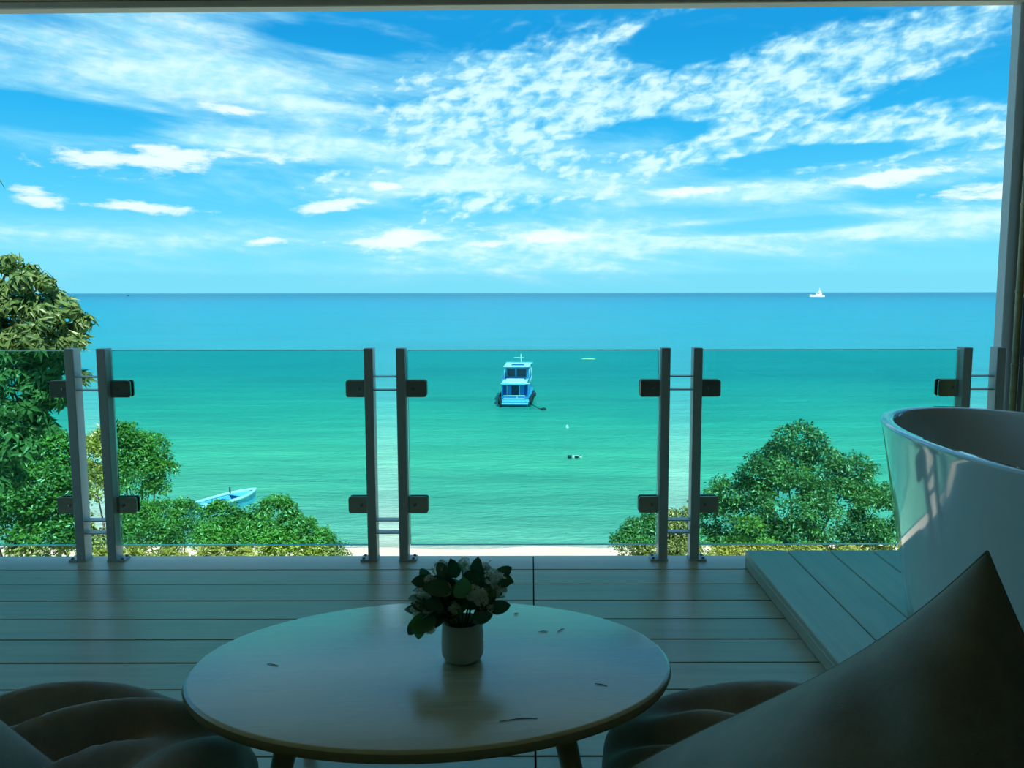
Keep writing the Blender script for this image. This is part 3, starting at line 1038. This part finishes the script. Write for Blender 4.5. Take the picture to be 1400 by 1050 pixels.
# ================================================================== TREES
def fol_mesh(name, P, D, U, L, W):
    """many small folded leaves: P base points, D directions, U normals"""
    n = len(P)
    S = np.cross(D, U)
    S /= np.linalg.norm(S, axis=1, keepdims=True) + 1e-9
    Lc, Wc = L[:, None], W[:, None]
    v0 = P
    v1 = P + D * Lc * 0.5 + S * Wc * 0.5 + U * Wc * 0.12
    v2 = P + D * Lc - U * Lc * 0.12
    v3 = P + D * Lc * 0.5 - S * Wc * 0.5 + U * Wc * 0.12
    V = np.stack([v0, v1, v2, v3], 1).reshape(-1, 3)
    i = np.arange(n) * 4
    Fc = np.stack([i, i + 1, i + 2, i, i + 2, i + 3], 1).reshape(-1, 3)
    me = bpy.data.meshes.new(name)
    me.vertices.add(len(V))
    me.vertices.foreach_set('co', V.astype(np.float32).ravel())
    me.loops.add(len(Fc) * 3)
    me.loops.foreach_set('vertex_index', Fc.astype(np.int32).ravel())
    me.polygons.add(len(Fc))
    me.polygons.foreach_set('loop_start', np.arange(len(Fc), dtype=np.int32) * 3)
    me.update(calc_edges=True)
    return me


def unit(v):
    return v / (np.linalg.norm(v, axis=1, keepdims=True) + 1e-9)


def crown_points(majors, n_sub, n_leaf, sub_r, rng):
    """leaf positions on small clumps that sit on the surface of the major lobes"""
    vol = np.array([m[3] * m[4] + m[3] * m[5] for m in majors])
    cnt = np.maximum(3, (n_sub * vol / vol.sum()).astype(int))
    C, Nn = [], []
    for m, c in zip(majors, cnt):
        d = unit(rng.normal(size=(c, 3)))
        d[:, 2] = np.where(d[:, 2] < -0.35, -d[:, 2], d[:, 2])
        r = rng.uniform(0.72, 1.0, size=(c, 1))
        C.append(np.array(m[:3]) + d * r * np.array(m[3:6]))
        Nn.append(d)
    C, Nn = np.concatenate(C), np.concatenate(Nn)
    per = max(6, n_leaf // len(C))
    idx = np.repeat(np.arange(len(C)), per)
    d = unit(rng.normal(size=(len(idx), 3)) + Nn[idx] * 0.55 + np.array([0, 0, 0.25]))
    sr = (sub_r * rng.uniform(0.55, 1.15, size=len(C)))[idx][:, None]
    P = C[idx] + d * sr * rng.uniform(0.45, 1.05, size=(len(idx), 1)) * np.array([1, 1, 0.75])
    return P, d, C


def branches(root, crown_centres, base, rads, rng, nmax, mat='bark', fk=0.45):
    top = Vector(np.mean(np.array(crown_centres), 0))
    if fk > 0.9:
        top.x -= 1.6
        top.y += 0.9
    base = Vector(base)
    b0 = Vector((0, 0, -0.3))
    fork = base.lerp(top, fk) - base
    link('trunk', tube([b0, fork * 0.5 + Vector((rng.uniform(-.3, .3), rng.uniform(-.3, .3), 0)), fork], [rads, rads * 0.75, rads * 0.55], 10, 'trunk'), mat, root)
    for c in crown_centres[:nmax]:
        e = Vector(c) - base
        m = fork.lerp(e, 0.5) + Vector((rng.uniform(-.35, .35), rng.uniform(-.35, .35), rng.uniform(-.1, .35)))
        link('branch', tube([fork, m, e], [rads * (0.45 if fk < 0.9 else 0.2), rads * (0.28 if fk < 0.9 else 0.12), rads * 0.06], 7, 'branch'), mat, root)


def tree(name, label, cat, lobes, Y, base_xy, leaf, n_leaf, n_sub, sub_r, mat, seed, group, trunk_r=0.14, depth=0.85, tilt=0.0):
    """lobes: (px, py, radius_px, dY) of the visible crown, turned into metres at distance Y"""
    rng = np.random.default_rng(seed)
    k = (Y * 0.994) / F_PX
    majors = []
    for (px, py, r, dY) in lobes:
        c = atY(px, py, Y + dY)
        rr = r * k
        majors.append((c.x, c.y, c.z, rr, rr * depth, rr * 0.85))
    bz = ground_z(*base_xy)
    root = thing(name, label, cat, (base_xy[0], base_xy[1], bz), 0, group)
    P, d, C = crown_points(majors, n_sub, n_leaf, sub_r, rng)
    base = np.array([base_xy[0], base_xy[1], bz])
    n = len(P)
    U = unit(d * 0.7 + np.array([0, 0, 0.75]) + rng.normal(size=(n, 3)) * 0.45)
    D = unit(np.cross(U, rng.normal(size=(n, 3))) + d * 0.35)
    U = unit(U - D * np.sum(U * D, 1, keepdims=True))
    L = leaf * rng.uniform(0.7, 1.25, n)
    fo = link('foliage', fol_mesh('foliage', P - base, D, U, L, L * 0.48), mat, root)
    tag(fo, kind='stuff')
    branches(root, [m[:3] for m in majors], base, trunk_r, rng, 9)
    return root


GV = 'trees and bushes below the balcony'
tree('seaside_tree', 'large dense green tree by the sea beside the bathtub', 'tree',
     [(1092, 612, 34, 0), (1075, 640, 40, 0.8), (1120, 655, 48, 0.2), (1050, 655, 36, -0.4), (1160, 655, 38, 0.6), (1010, 690, 46, 0.2), (1080, 700, 62, -0.8),
      (1150, 705, 58, -0.3), (1195, 700, 40, 0.5), (975, 705, 36, 0.8), (1000, 738, 30, 0.2), (1095, 745, 40, -0.4), (1180, 742, 36, 0.2), (1060, 735, 30, 0.6), (960, 755, 40, 0), (1040, 770, 60, 0), (1150, 785, 60, 0), (1220, 750, 46, 1.0)],
     29.0, (9.6, 29.3), 0.135, 52000, 760, 0.40, 'leaf_b', 101, GV, 0.2)
tree('shore_tree', 'small dark green tree growing next to the large seaside tree', 'tree',
     [(880, 728, 22, 0), (905, 720, 26, 0.4), (930, 712, 20, 0.8), (862, 748, 24, -0.3), (900, 765, 36, 0), (935, 750, 28, 0.3)],
     27.0, (4.9, 27.2), 0.12, 11000, 180, 0.34, 'leaf_b', 102, GV, 0.1)
tree('round_tree', 'round-crowned green tree between the railing posts, standing over the water', 'tree',
     [(165, 610, 34, 0), (195, 620, 30, 0.4), (212, 645, 24, 0.2), (140, 620, 30, 0.5), (175, 655, 38, -0.4), (205, 670, 18, 0), (130, 660, 30, 0)],
     30.0, (-14.6, 30.2), 0.13, 19000, 280, 0.38, 'leaf_a', 103, GV, 0.16)
tree('bright_tree', 'bright green leafy tree under the broad-leaved tree', 'tree',
     [(60, 620, 34, 0), (20, 640, 44, 0.4), (95, 645, 26, 0.5), (50, 680, 50, -0.6), (100, 700, 34, 0), (0, 710, 50, -0.4), (70, 745, 48, -0.8), (110, 750, 30, 0), (-30, 660, 40, 0)],
     20.0, (-12.4, 20.3), 0.12, 24000, 340, 0.36, 'leaf_a', 104, GV, 0.13)
tree('leafy_bush', 'green leafy bush standing between the round tree and the beached boat', 'bush',
     [(190, 715, 30, 0), (222, 705, 24, 0.4), (250, 702, 20, 0.6), (205, 745, 40, -0.5), (250, 740, 34, 0)],
     28.5, (-12.6, 28.7), 0.115, 13000, 200, 0.32, 'leaf_a', 105, GV, 0.1)
tree('spreading_bush', 'wide spreading green bush in front of the beached blue boat', 'bush',
     [(300, 708, 22, 0), (330, 728, 27, 0.2), (378, 705, 28, 0.3), (300, 740, 34, -0.4), (350, 745, 40, -0.5), (405, 728, 26, 0.2), (430, 748, 26, 0), (395, 760, 36, -0.2), (455, 760, 18, 0)],
     25.0, (-7.8, 25.1), 0.115, 22000, 320, 0.32, 'leaf_a', 106, GV, 0.12)
tree('yellow_green_shrub', 'low yellow-green shrub on the slope under the leafy bush', 'shrub',
     [(180, 775, 26, 0), (230, 772, 22, 0.3), (140, 775, 24, 0.2), (285, 775, 24, 0), (330, 774, 22, 0.2)],
     17.0, (-7.6, 17.0), 0.10, 5000, 130, 0.24, 'leaf_y', 107, GV, 0.06)
tree('yellow_green_shrub', 'low yellow-green shrub on the slope under the large seaside tree', 'shrub',
     [(1022, 722, 15, 0), (1010, 752, 20, 0.2), (1050, 762, 24, 0), (1105, 765, 22, 0.3), (1165, 768, 22, 0), (985, 770, 20, 0)],
     22.0, (6.4, 22.0), 0.11, 5000, 130, 0.26, 'leaf_y', 108, GV, 0.06)

# broad-leaved tree close to the balcony
bz = ground_z(-10.6, 12.8)
big = thing('broad_leaved_tree', 'tall tree with drooping whorls of large leaves beside the balcony', 'tree', (-10.6, 12.8, bz), 0, GV)
tb = np.array([-10.6, 12.8, bz])
rng = np.random.default_rng(77)
lobes = [(12, 360, 13, 0), (42, 372, 12, 0.2), (62, 386, 12, 0), (28, 384, 18, -0.2), (78, 408, 14, 0.2), (98, 420, 12, 0), (114, 438, 9, 0.1), (96, 450, 16, 0.2), (66, 436, 22, -0.2), (38, 420, 24, 0),
         (8, 408, 26, -0.2), (108, 462, 8, 0), (78, 466, 18, 0), (40, 462, 30, -0.2), (5, 470, 44, 0), (60, 500, 30, 0.3), (88, 492, 14, 0.4), (110, 512, 9, 0.2), (96, 530, 10, 0.2),
         (20, 530, 48, 0), (62, 540, 18, 0.2), (44, 572, 30, 0.2), (0, 600, 46, 0), (30, 610, 24, 0), (12, 648, 20, 0), (84, 545, 9, 0.3), (-60, 420, 70, 0), (-80, 540, 80, 0.3), (-40, 620, 50, 0.2)]
kpx = 12.0 / F_PX
majors = []
for (px, py, r, dY) in lobes:
    c = atY(px, py, 12.0 + dY)
    majors.append((c.x, c.y, c.z, r * kpx, r * kpx, r * kpx * 0.9))
vol = np.array([m[3] ** 2 for m in majors])
cnt = (1250 * vol / vol.sum()).astype(int) + 7
WP, WD = [], []
for m, c in zip(majors, cnt):
    d = unit(rng.normal(size=(c, 3)))
    WP.append(np.array(m[:3]) + d * rng.uniform(0.6, 1.02, (c, 1)) * np.array(m[3:6]))
    WD.append(unit(d * 0.8 + np.array([0, 0, 0.55])))
WP, WD = np.concatenate(WP), np.concatenate(WD)
whorl = []
NL = 7


def whorl_geo(seed):
    r_ = np.random.default_rng(seed)
    V, Fc = [], []
    for q in range(NL):
        t = 2 * math.pi * q / NL + r_.uniform(-0.2, 0.2)
        L = r_.uniform(0.12, 0.18)
        Wd = L * 0.37
        e = np.array([math.cos(t), math.sin(t), 0])
        s = np.array([-math.sin(t), math.cos(t), 0])
        i0 = len(V)
        dr = r_.uniform(0.4, 1.0)
        V += [e * 0.02, e * L * .45 + s * Wd * .5 + np.array([0, 0, -0.06 * L * dr + 0.012]), e * L * .45 + np.array([0, 0, -0.1 * L * dr]), e * L * .45 - s * Wd * .5 + np.array([0, 0, -0.06 * L * dr + 0.012]), e * L * 0.92 + np.array([0, 0, -L * dr])]
        Fc += [(i0, i0 + 1, i0 + 2), (i0, i0 + 2, i0 + 3), (i0 + 1, i0 + 4, i0 + 2), (i0 + 3, i0 + 2, i0 + 4)]
    return np.array(V), Fc


geos = [whorl_geo(s) for s in range(5)]
wmesh = []
for V, Fc in geos:
    me = bpy.data.meshes.new('leaf_whorl')
    me.from_pydata(V.tolist(), [], Fc)
    wmesh.append(me)
inview = (WP[:, 0] / WP[:, 1] > -0.64)
order = np.argsort(np.where(inview, WP[:, 1], 99))
bigV, bigF, nv = [], [], 0
for rank, i in enumerate(order):
    zax = Vector(WD[i]) + Vector(rng.normal(size=3) * 0.4)
    zax.normalize()
    xax = zax.orthogonal().normalized()
    Mx = Matrix((xax, zax.cross(xax), zax)).transposed() @ Matrix.Rotation(rng.uniform(0, 6.28), 3, 'Z')
    s = rng.uniform(0.85, 1.25)
    if rank < 300:
        o = link('leaf_whorl', wmesh[i % 5], 'leaf_big', big, tuple(WP[i] - tb), Mx.to_euler())
        o.scale = (s, s, s)
    else:
        V, Fc = geos[i % 5]
        Vw = (np.array(Mx) @ (V * s).T).T + WP[i] - tb
        bigV.append(Vw)
        bigF += [tuple(a + nv for a in f) for f in Fc]
        nv += len(V)
me = bpy.data.meshes.new('foliage')
me.from_pydata(np.concatenate(bigV).tolist(), [], bigF)
tag(link('foliage', me, 'leaf_big', big), kind='stuff')
branches(big, [m[:3] for m in majors], tb, 0.22, rng, 14, fk=0.97)
# long twig with whorls overhead
tw0, tw1 = atY(-90, 250, 12.2), atY(-2, 243, 12.0)
link('branch', tube([Vector(majors[26][:3]) - Vector(tb), tw0 - Vector(tb), tw1 - Vector(tb)], [0.04, 0.02, 0.006], 6, 'branch'), 'bark', big)
for q in range(2):
    o = link('leaf_whorl', wmesh[q], 'leaf_big', big, tuple(np.array(tw1) - tb - np.array([0.1 * q + 0.08, 0, 0])))

# ================================================================== BOATS AND FLOATS
def hull_mesh(L, W, H, bow=0.35, n=14, flare=0.85, z0=-0.3, trans=0.86):
    bm = bmesh.new()
    rings = []
    for i in range(n + 1):
        u = i / n
        w = W / 2 * (trans + (1 - trans) * min(1, u * 3)) if u < 1 - bow else W / 2 * max(0.02, (1 - ((u - (1 - bow)) / bow) ** 2.2))
        sheer = H * (1 + 0.28 * max(0, (u - 0.45) / 0.55) ** 2)
        y = u * L
        rings.append([(-w, y, sheer), (-w * flare, y, z0 * 0.2), (-w * 0.4, y, z0), (w * 0.4, y, z0), (w * flare, y, z0 * 0.2), (w, y, sheer)])
    add_rings(bm, rings)
    return done(bm, 'hull')


# anchored tour boat seen from astern
pb = atZ(704, 556, SEA_Z)
boat = thing('tour_boat', 'blue two-deck tour boat anchored on the turquoise water, seen from the stern', 'boat', (pb.x, pb.y, SEA_Z), R(-2))
link('hull', hull_mesh(13.5, 4.0, 1.15, z0=-0.5), 'hull', boat)
link('stern_platform', box((0, -0.35, 0.42), (3.3, 0.8, 0.16), 0.03, 1, 'stern_platform'), 'hull_light', boat)
link('transom_board', box((0, -0.02, 0.72), (3.5, 0.14, 0.34), 0.02, 1, 'transom_board'), 'hull_light', boat)
rl = link('stern_rail', tube([(-1.45, -0.05, 0.95), (-1.45, -0.05, 1.38), (1.25, -0.05, 1.38), (1.25, -0.05, 0.95)], 0.06, 6, 'stern_rail'), 'boat_white', boat)
link('rail_bar', box((-0.1, -0.05, 1.0), (2.7, 0.08, 0.09), 0, 1, 'rail_bar'), 'boat_white', rl)
link('rail_bar', box((0.25, -0.05, 1.18), (0.09, 0.08, 0.38), 0, 1, 'rail_bar'), 'boat_white', rl)
cab = link('lower_cabin', box((0, 5.2, 1.95), (3.3, 7.6, 1.7), 0.06, 1, 'lower_cabin'), 'hull', boat)
link('doorway', box((-0.30, 1.38, 1.88), (1.35, 0.06, 1.45), 0, 1, 'doorway'), 'boat_dark', cab)
link('doorway', box((1.32, 1.38, 1.88), (0.45, 0.06, 1.45), 0, 1, 'doorway'), 'deep_blue', cab)
link('doorway', box((-1.4, 1.38, 1.88), (0.42, 0.06, 1.45), 0, 1, 'doorway'), 'deep_blue', cab)
link('door_panel', box((-0.72, 1.34, 1.9), (0.4, 0.05, 1.2), 0, 1, 'door_panel'), 'hull', cab)
link('door_post', box((-1.08, 1.33, 1.9), (0.09, 0.06, 1.5), 0, 1, 'door_post'), 'boat_white', cab)
link('door_post', box((0.50, 1.33, 1.9), (0.09, 0.06, 1.5), 0, 1, 'door_post'), 'boat_white', cab)
ud = link('upper_deck', box((0, 4.6, 2.86), (3.6, 8.8, 0.14), 0.03, 1, 'upper_deck'), 'boat_white', boat)
link('deck_edge', box((-0.2, 0.18, 2.80), (2.9, 0.10, 0.22), 0, 1, 'deck_edge'), 'hull_light', ud)
for s in (-1, 1):
    link('side_screen', box((s * 1.72, 4.6, 3.25), (0.07, 8.4, 0.66), 0, 1, 'side_screen'), 'hull', ud)
    link('stanchion', box((s * 1.66, 0.35, 2.0), (0.12, 0.12, 1.75), 0, 1, 'stanchion'), 'hull', boat)
bn = link('bench', box((-0.1, 2.4, 3.1), (2.3, 0.5, 0.35), 0.03, 1, 'bench'), 'boat_white', ud)
link('bench', box((0.2, 1.2, 3.05), (2.2, 0.45, 0.3), 0.03, 1, 'bench'), 'boat_white', ud)
whs = link('wheelhouse', box((0, 7.2, 3.75), (2.9, 3.2, 1.7), 0.06, 1, 'wheelhouse'), 'hull', boat)
link('window', box((-0.8, 5.58, 3.75), (1.0, 0.06, 1.0), 0, 1, 'window'), 'boat_dark', whs)
link('window', box((0.55, 5.58, 3.75), (1.2, 0.06, 1.0), 0, 1, 'window'), 'boat_dark', whs)
rf = link('roof', box((0, 6.6, 4.68), (3.4, 5.6, 0.14), 0.05, 1, 'roof'), 'boat_white', boat)
link('roof_rack', box((0.15, 4.6, 4.82), (1.6, 1.3, 0.12), 0, 1, 'roof_rack'), 'hull_light', rf)
for q in range(3):
    link('rack_bar', box((0.15, 4.1 + 0.45 * q, 4.91), (1.6, 0.10, 0.05), 0, 1, 'rack_bar'), 'deep_blue', rf)
link('front_canopy', box((0.05, 10.6, 4.62), (3.7, 2.0, 0.10), 0.03, 1, 'front_canopy'), 'hull_light', boat)
for s in (-1, 1):
    link('canopy_post', tube([(s * 1.7, 11.3, 1.3), (s * 1.7, 11.3, 4.6)], 0.06, 6, 'canopy_post'), 'boat_white', boat)
    link('roof_post', tube([(s * 1.6, 4.1, 2.9), (s * 1.6, 4.1, 4.65)], 0.06, 6, 'roof_post'), 'hull_light', boat)
    link('roof_post', tube([(s * 1.6, 9.2, 2.9), (s * 1.6, 9.2, 4.65)], 0.06, 6, 'roof_post'), 'hull_light', boat)
mast = link('mast', tube([(0.35, 8.6, 4.7), (0.35, 8.6, 6.0)], 0.05, 6, 'mast'), 'boat_white', boat)
link('mast_arm', box((0.1, 8.6, 5.5), (1.3, 0.06, 0.06), 0, 1, 'mast_arm'), 'boat_white', mast)


def torus(R_, r_, seg=16, ms=8):
    bm = bmesh.new()
    rr = []
    for i in range(seg):
        t = 2 * math.pi * i / seg
        rr.append([bm.verts.new((r_ * math.sin(2 * math.pi * j / ms), (R_ + r_ * math.cos(2 * math.pi * j / ms)) * math.cos(t), (R_ + r_ * math.cos(2 * math.pi * j / ms)) * math.sin(t))) for j in range(ms)])
    for i in range(seg):
        for j in range(ms):
            bm.faces.new((rr[i][j], rr[(i + 1) % seg][j], rr[(i + 1) % seg][(j + 1) % ms], rr[i][(j + 1) % ms]))
    return done(bm, 'tyre_fender', True)


tm = torus(0.36, 0.16)
for s in (-1, 1):
    for q, yy in enumerate((0.2, 1.4, 2.8, 4.2, 5.8, 7.4)):
        link('tyre_fender', tm, 'tyre', boat, (s * (1.98 + 0.02 * q), yy, 0.75))
link('outboard_ladder', tube([(-1.75, -0.3, 0.9), (-1.75, -0.5, -0.2)], 0.16, 8, 'outboard_ladder'), 'tyre', boat)
link('side_engine', box((2.35, 3.6, 1.15), (0.4, 0.5, 0.5), 0.06, 1, 'side_engine'), 'boat_dark', boat)

# mooring buoy and rope
p = atZ(743, 560, SEA_Z)
buoy = thing('mooring_float', 'small dark mooring float on a rope beside the tour boat', 'float', (p.x, p.y, SEA_Z))
link('float_body', lathe([(0.0001, -0.2), (0.25, -0.15), (0.34, 0.02), (0.25, 0.2), (0.0001, 0.26)], 14, 'float_body'), 'tyre', buoy)
link('rope', tube([(0, 0, 0.1), (-0.5, 0.5, 0.04), (-1.6, 1.6, 0.5)], 0.05, 5, 'rope'), 'tyre', buoy)
p = atZ(775, 585, SEA_Z)
o = link('marker_buoy', lathe([(0.0001, -0.2), (0.16, -0.12), (0.2, 0.05), (0.06, 0.3), (0.0001, 0.32)], 12, 'marker_buoy'), 'boat_white', None, (p.x, p.y, SEA_Z))
tag(o, 'tiny white marker buoy floating between the tour boat and the low raft', 'buoy')
# low raft of pontoons
p = atZ(785, 626, SEA_Z)
raft = thing('floating_raft', 'low dark raft with pale floats drifting on shallow water', 'raft', (p.x, p.y, SEA_Z), R(4))
for i in range(4):
    link('pontoon', tube([(-0.45 + 0.32 * i, -0.25, 0.08), (-0.45 + 0.32 * i, 0.25, 0.08)], 0.12, 8, 'pontoon'), 'boat_white' if i % 2 else 'tyre', raft)
link('raft_deck', box((0, 0, 0.17), (1.15, 0.42, 0.06), 0.01, 1, 'raft_deck'), 'tyre', raft)
link('crossbeam', box((0.1, -0.12, 0.22), (0.7, 0.08, 0.05), 0.0, 1, 'crossbeam'), 'boat_white', raft)
# yellow kayak
p = atZ(804, 492, SEA_Z)
kay = thing('kayak', 'small yellow kayak floating far out beyond the tour boat', 'kayak', (p.x, p.y, SEA_Z), R(88))
bm = bmesh.new()
add_rings(bm, [[(w_ * math.cos(t), y_, 0.14 + 0.22 * w_ * math.sin(t) * 2) for t in [2 * math.pi * q / 10 for q in range(10)]] for y_, w_ in [(-1.6, 0.02), (-1.1, 0.22), (0, 0.36), (1.1, 0.22), (1.6, 0.02)]])
link('kayak_hull', done(bm, 'kayak_hull', True), 'yellow', kay)
link('cockpit', box((0, 0.1, 0.31), (0.36, 0.7, 0.05), 0.02, 1, 'cockpit'), 'boat_dark', kay)


# small blue skiff at the shore behind the bushes
def skiff():
    bow = Vector((-18.9, 57.0, SEA_Z))
    ang = math.atan2(0.72, 0.70)
    t = thing('skiff', 'small open blue motorboat with light rim moored behind the spreading bush', 'boat', (bow.x - 2.6, bow.y - 4.4, SEA_Z), R(-33))
    L, W, H = 4.8, 1.8, 0.62
    bm = bmesh.new()
    n = 12
    outer, inner = [], []
    for i in range(n + 1):
        u = i / n
        w_ = W / 2 * (0.82 + 0.18 * min(1, u * 3)) if u < 0.55 else W / 2 * max(0.02, 1 - ((u - 0.55) / 0.45) ** 2.0)
        h_ = H * (1 + 0.35 * u * u)
        outer.append([(-w_, u * L, h_), (-w_ * 0.8, u * L, 0.0), (-w_ * 0.3, u * L, -0.15), (w_ * 0.3, u * L, -0.15), (w_ * 0.8, u * L, 0.0), (w_, u * L, h_)])
    vr = [[bm.verts.new(p) for p in r] for r in outer]
    for a, b in zip(vr, vr[1:]):
        for q in range(5):
            bm.faces.new((a[q], a[q + 1], b[q + 1], b[q]))
    bm.faces.new(vr[0])
    me = done(bm, 'skiff_hull')
    h = link('hull', me, 'hull_light', t)
    md = h.modifiers.new('thick', 'SOLIDIFY')
    md.thickness = 0.05
    pts = [Vector(r[0]) for r in outer] + [Vector(r[5]) for r in outer[::-1]]
    link('gunwale', tube(pts, 0.11, 6, 'gunwale'), 'boat_white', t)
    bm = bmesh.new()
    fv = [bm.verts.new((r[1][0] * 0.95, r[1][1], 0.12)) for r in outer] + [bm.verts.new((r[4][0] * 0.95, r[4][1], 0.12)) for r in outer[::-1]]
    bm.faces.new(fv)
    link('inner_floor', done(bm, 'inner_floor'), 'deep_blue', t)
    link('fore_deck', done(add_rings(bmesh.new(), [[(-r[0][0] * -0.9, r[0][1], r[0][2] - 0.06), (r[5][0] * 0.9, r[5][1], r[5][2] - 0.06), (r[5][0] * 0.9, r[5][1], r[5][2] - 0.02), (r[0][0] * 0.9, r[0][1], r[0][2] - 0.02)] for r in outer[8:12]]), 'fore_deck'), 'hull_light', t)
    link('thwart', box((0, 1.2, 0.42), (1.55, 0.32, 0.06), 0.01, 1, 'thwart'), 'boat_white', t)
    link('thwart', box((0, 2.6, 0.45), (1.6, 0.32, 0.06), 0.01, 1, 'thwart'), 'deep_blue', t)
    link('mooring_post', tube([(-0.75, 3.3, 0.5), (-0.75, 3.3, 1.15)], 0.06, 6, 'mooring_post'), 'boat_dark', t)
    link('outboard_motor', box((0, -0.18, 0.75), (0.34, 0.4, 0.6), 0.06, 2, 'outboard_motor'), 'boat_dark', t)


skiff()


# ships far out
def ship(px, py, dist_, L, lab, cat, white):
    d = atZ(px, py, SEA_Z)
    k = dist_ / d.y
    pos = Vector((d.x * k, dist_, SEA_Z))
    t = thing('distant_ship', lab, cat, pos, R(90))
    m1, m2 = ('boat_white', 'boat_white') if white else ('hull', 'boat_dark')
    link('hull', hull_mesh(L, L * 0.22, L * 0.14, z0=-1.0), m1, t, (0, -L / 2, 0))
    link('cabin', box((0, -L * 0.12, L * 0.22), (L * 0.16, L * 0.38, L * 0.16), 0.2, 1, 'cabin'), m2, t)
    link('bridge', box((0, -L * 0.16, L * 0.35), (L * 0.13, L * 0.16, L * 0.12), 0.2, 1, 'bridge'), m2, t)
    link('mast', tube([(0, -L * 0.16, L * 0.4), (0, -L * 0.16, L * 0.58)], L * 0.012, 6, 'mast'), m2, t)
    link('window_band', box((0, -L * 0.05, L * 0.24), (L * 0.163, L * 0.16, L * 0.05), 0, 1, 'window_band'), 'boat_dark', t)


ship(1117, 404, 2500, 44, 'white passenger ship far out on the horizon', 'ship', True)
ship(174, 404, 3200, 17, 'tiny dark boat far out on the horizon near the broad-leaved tree', 'boat', False)
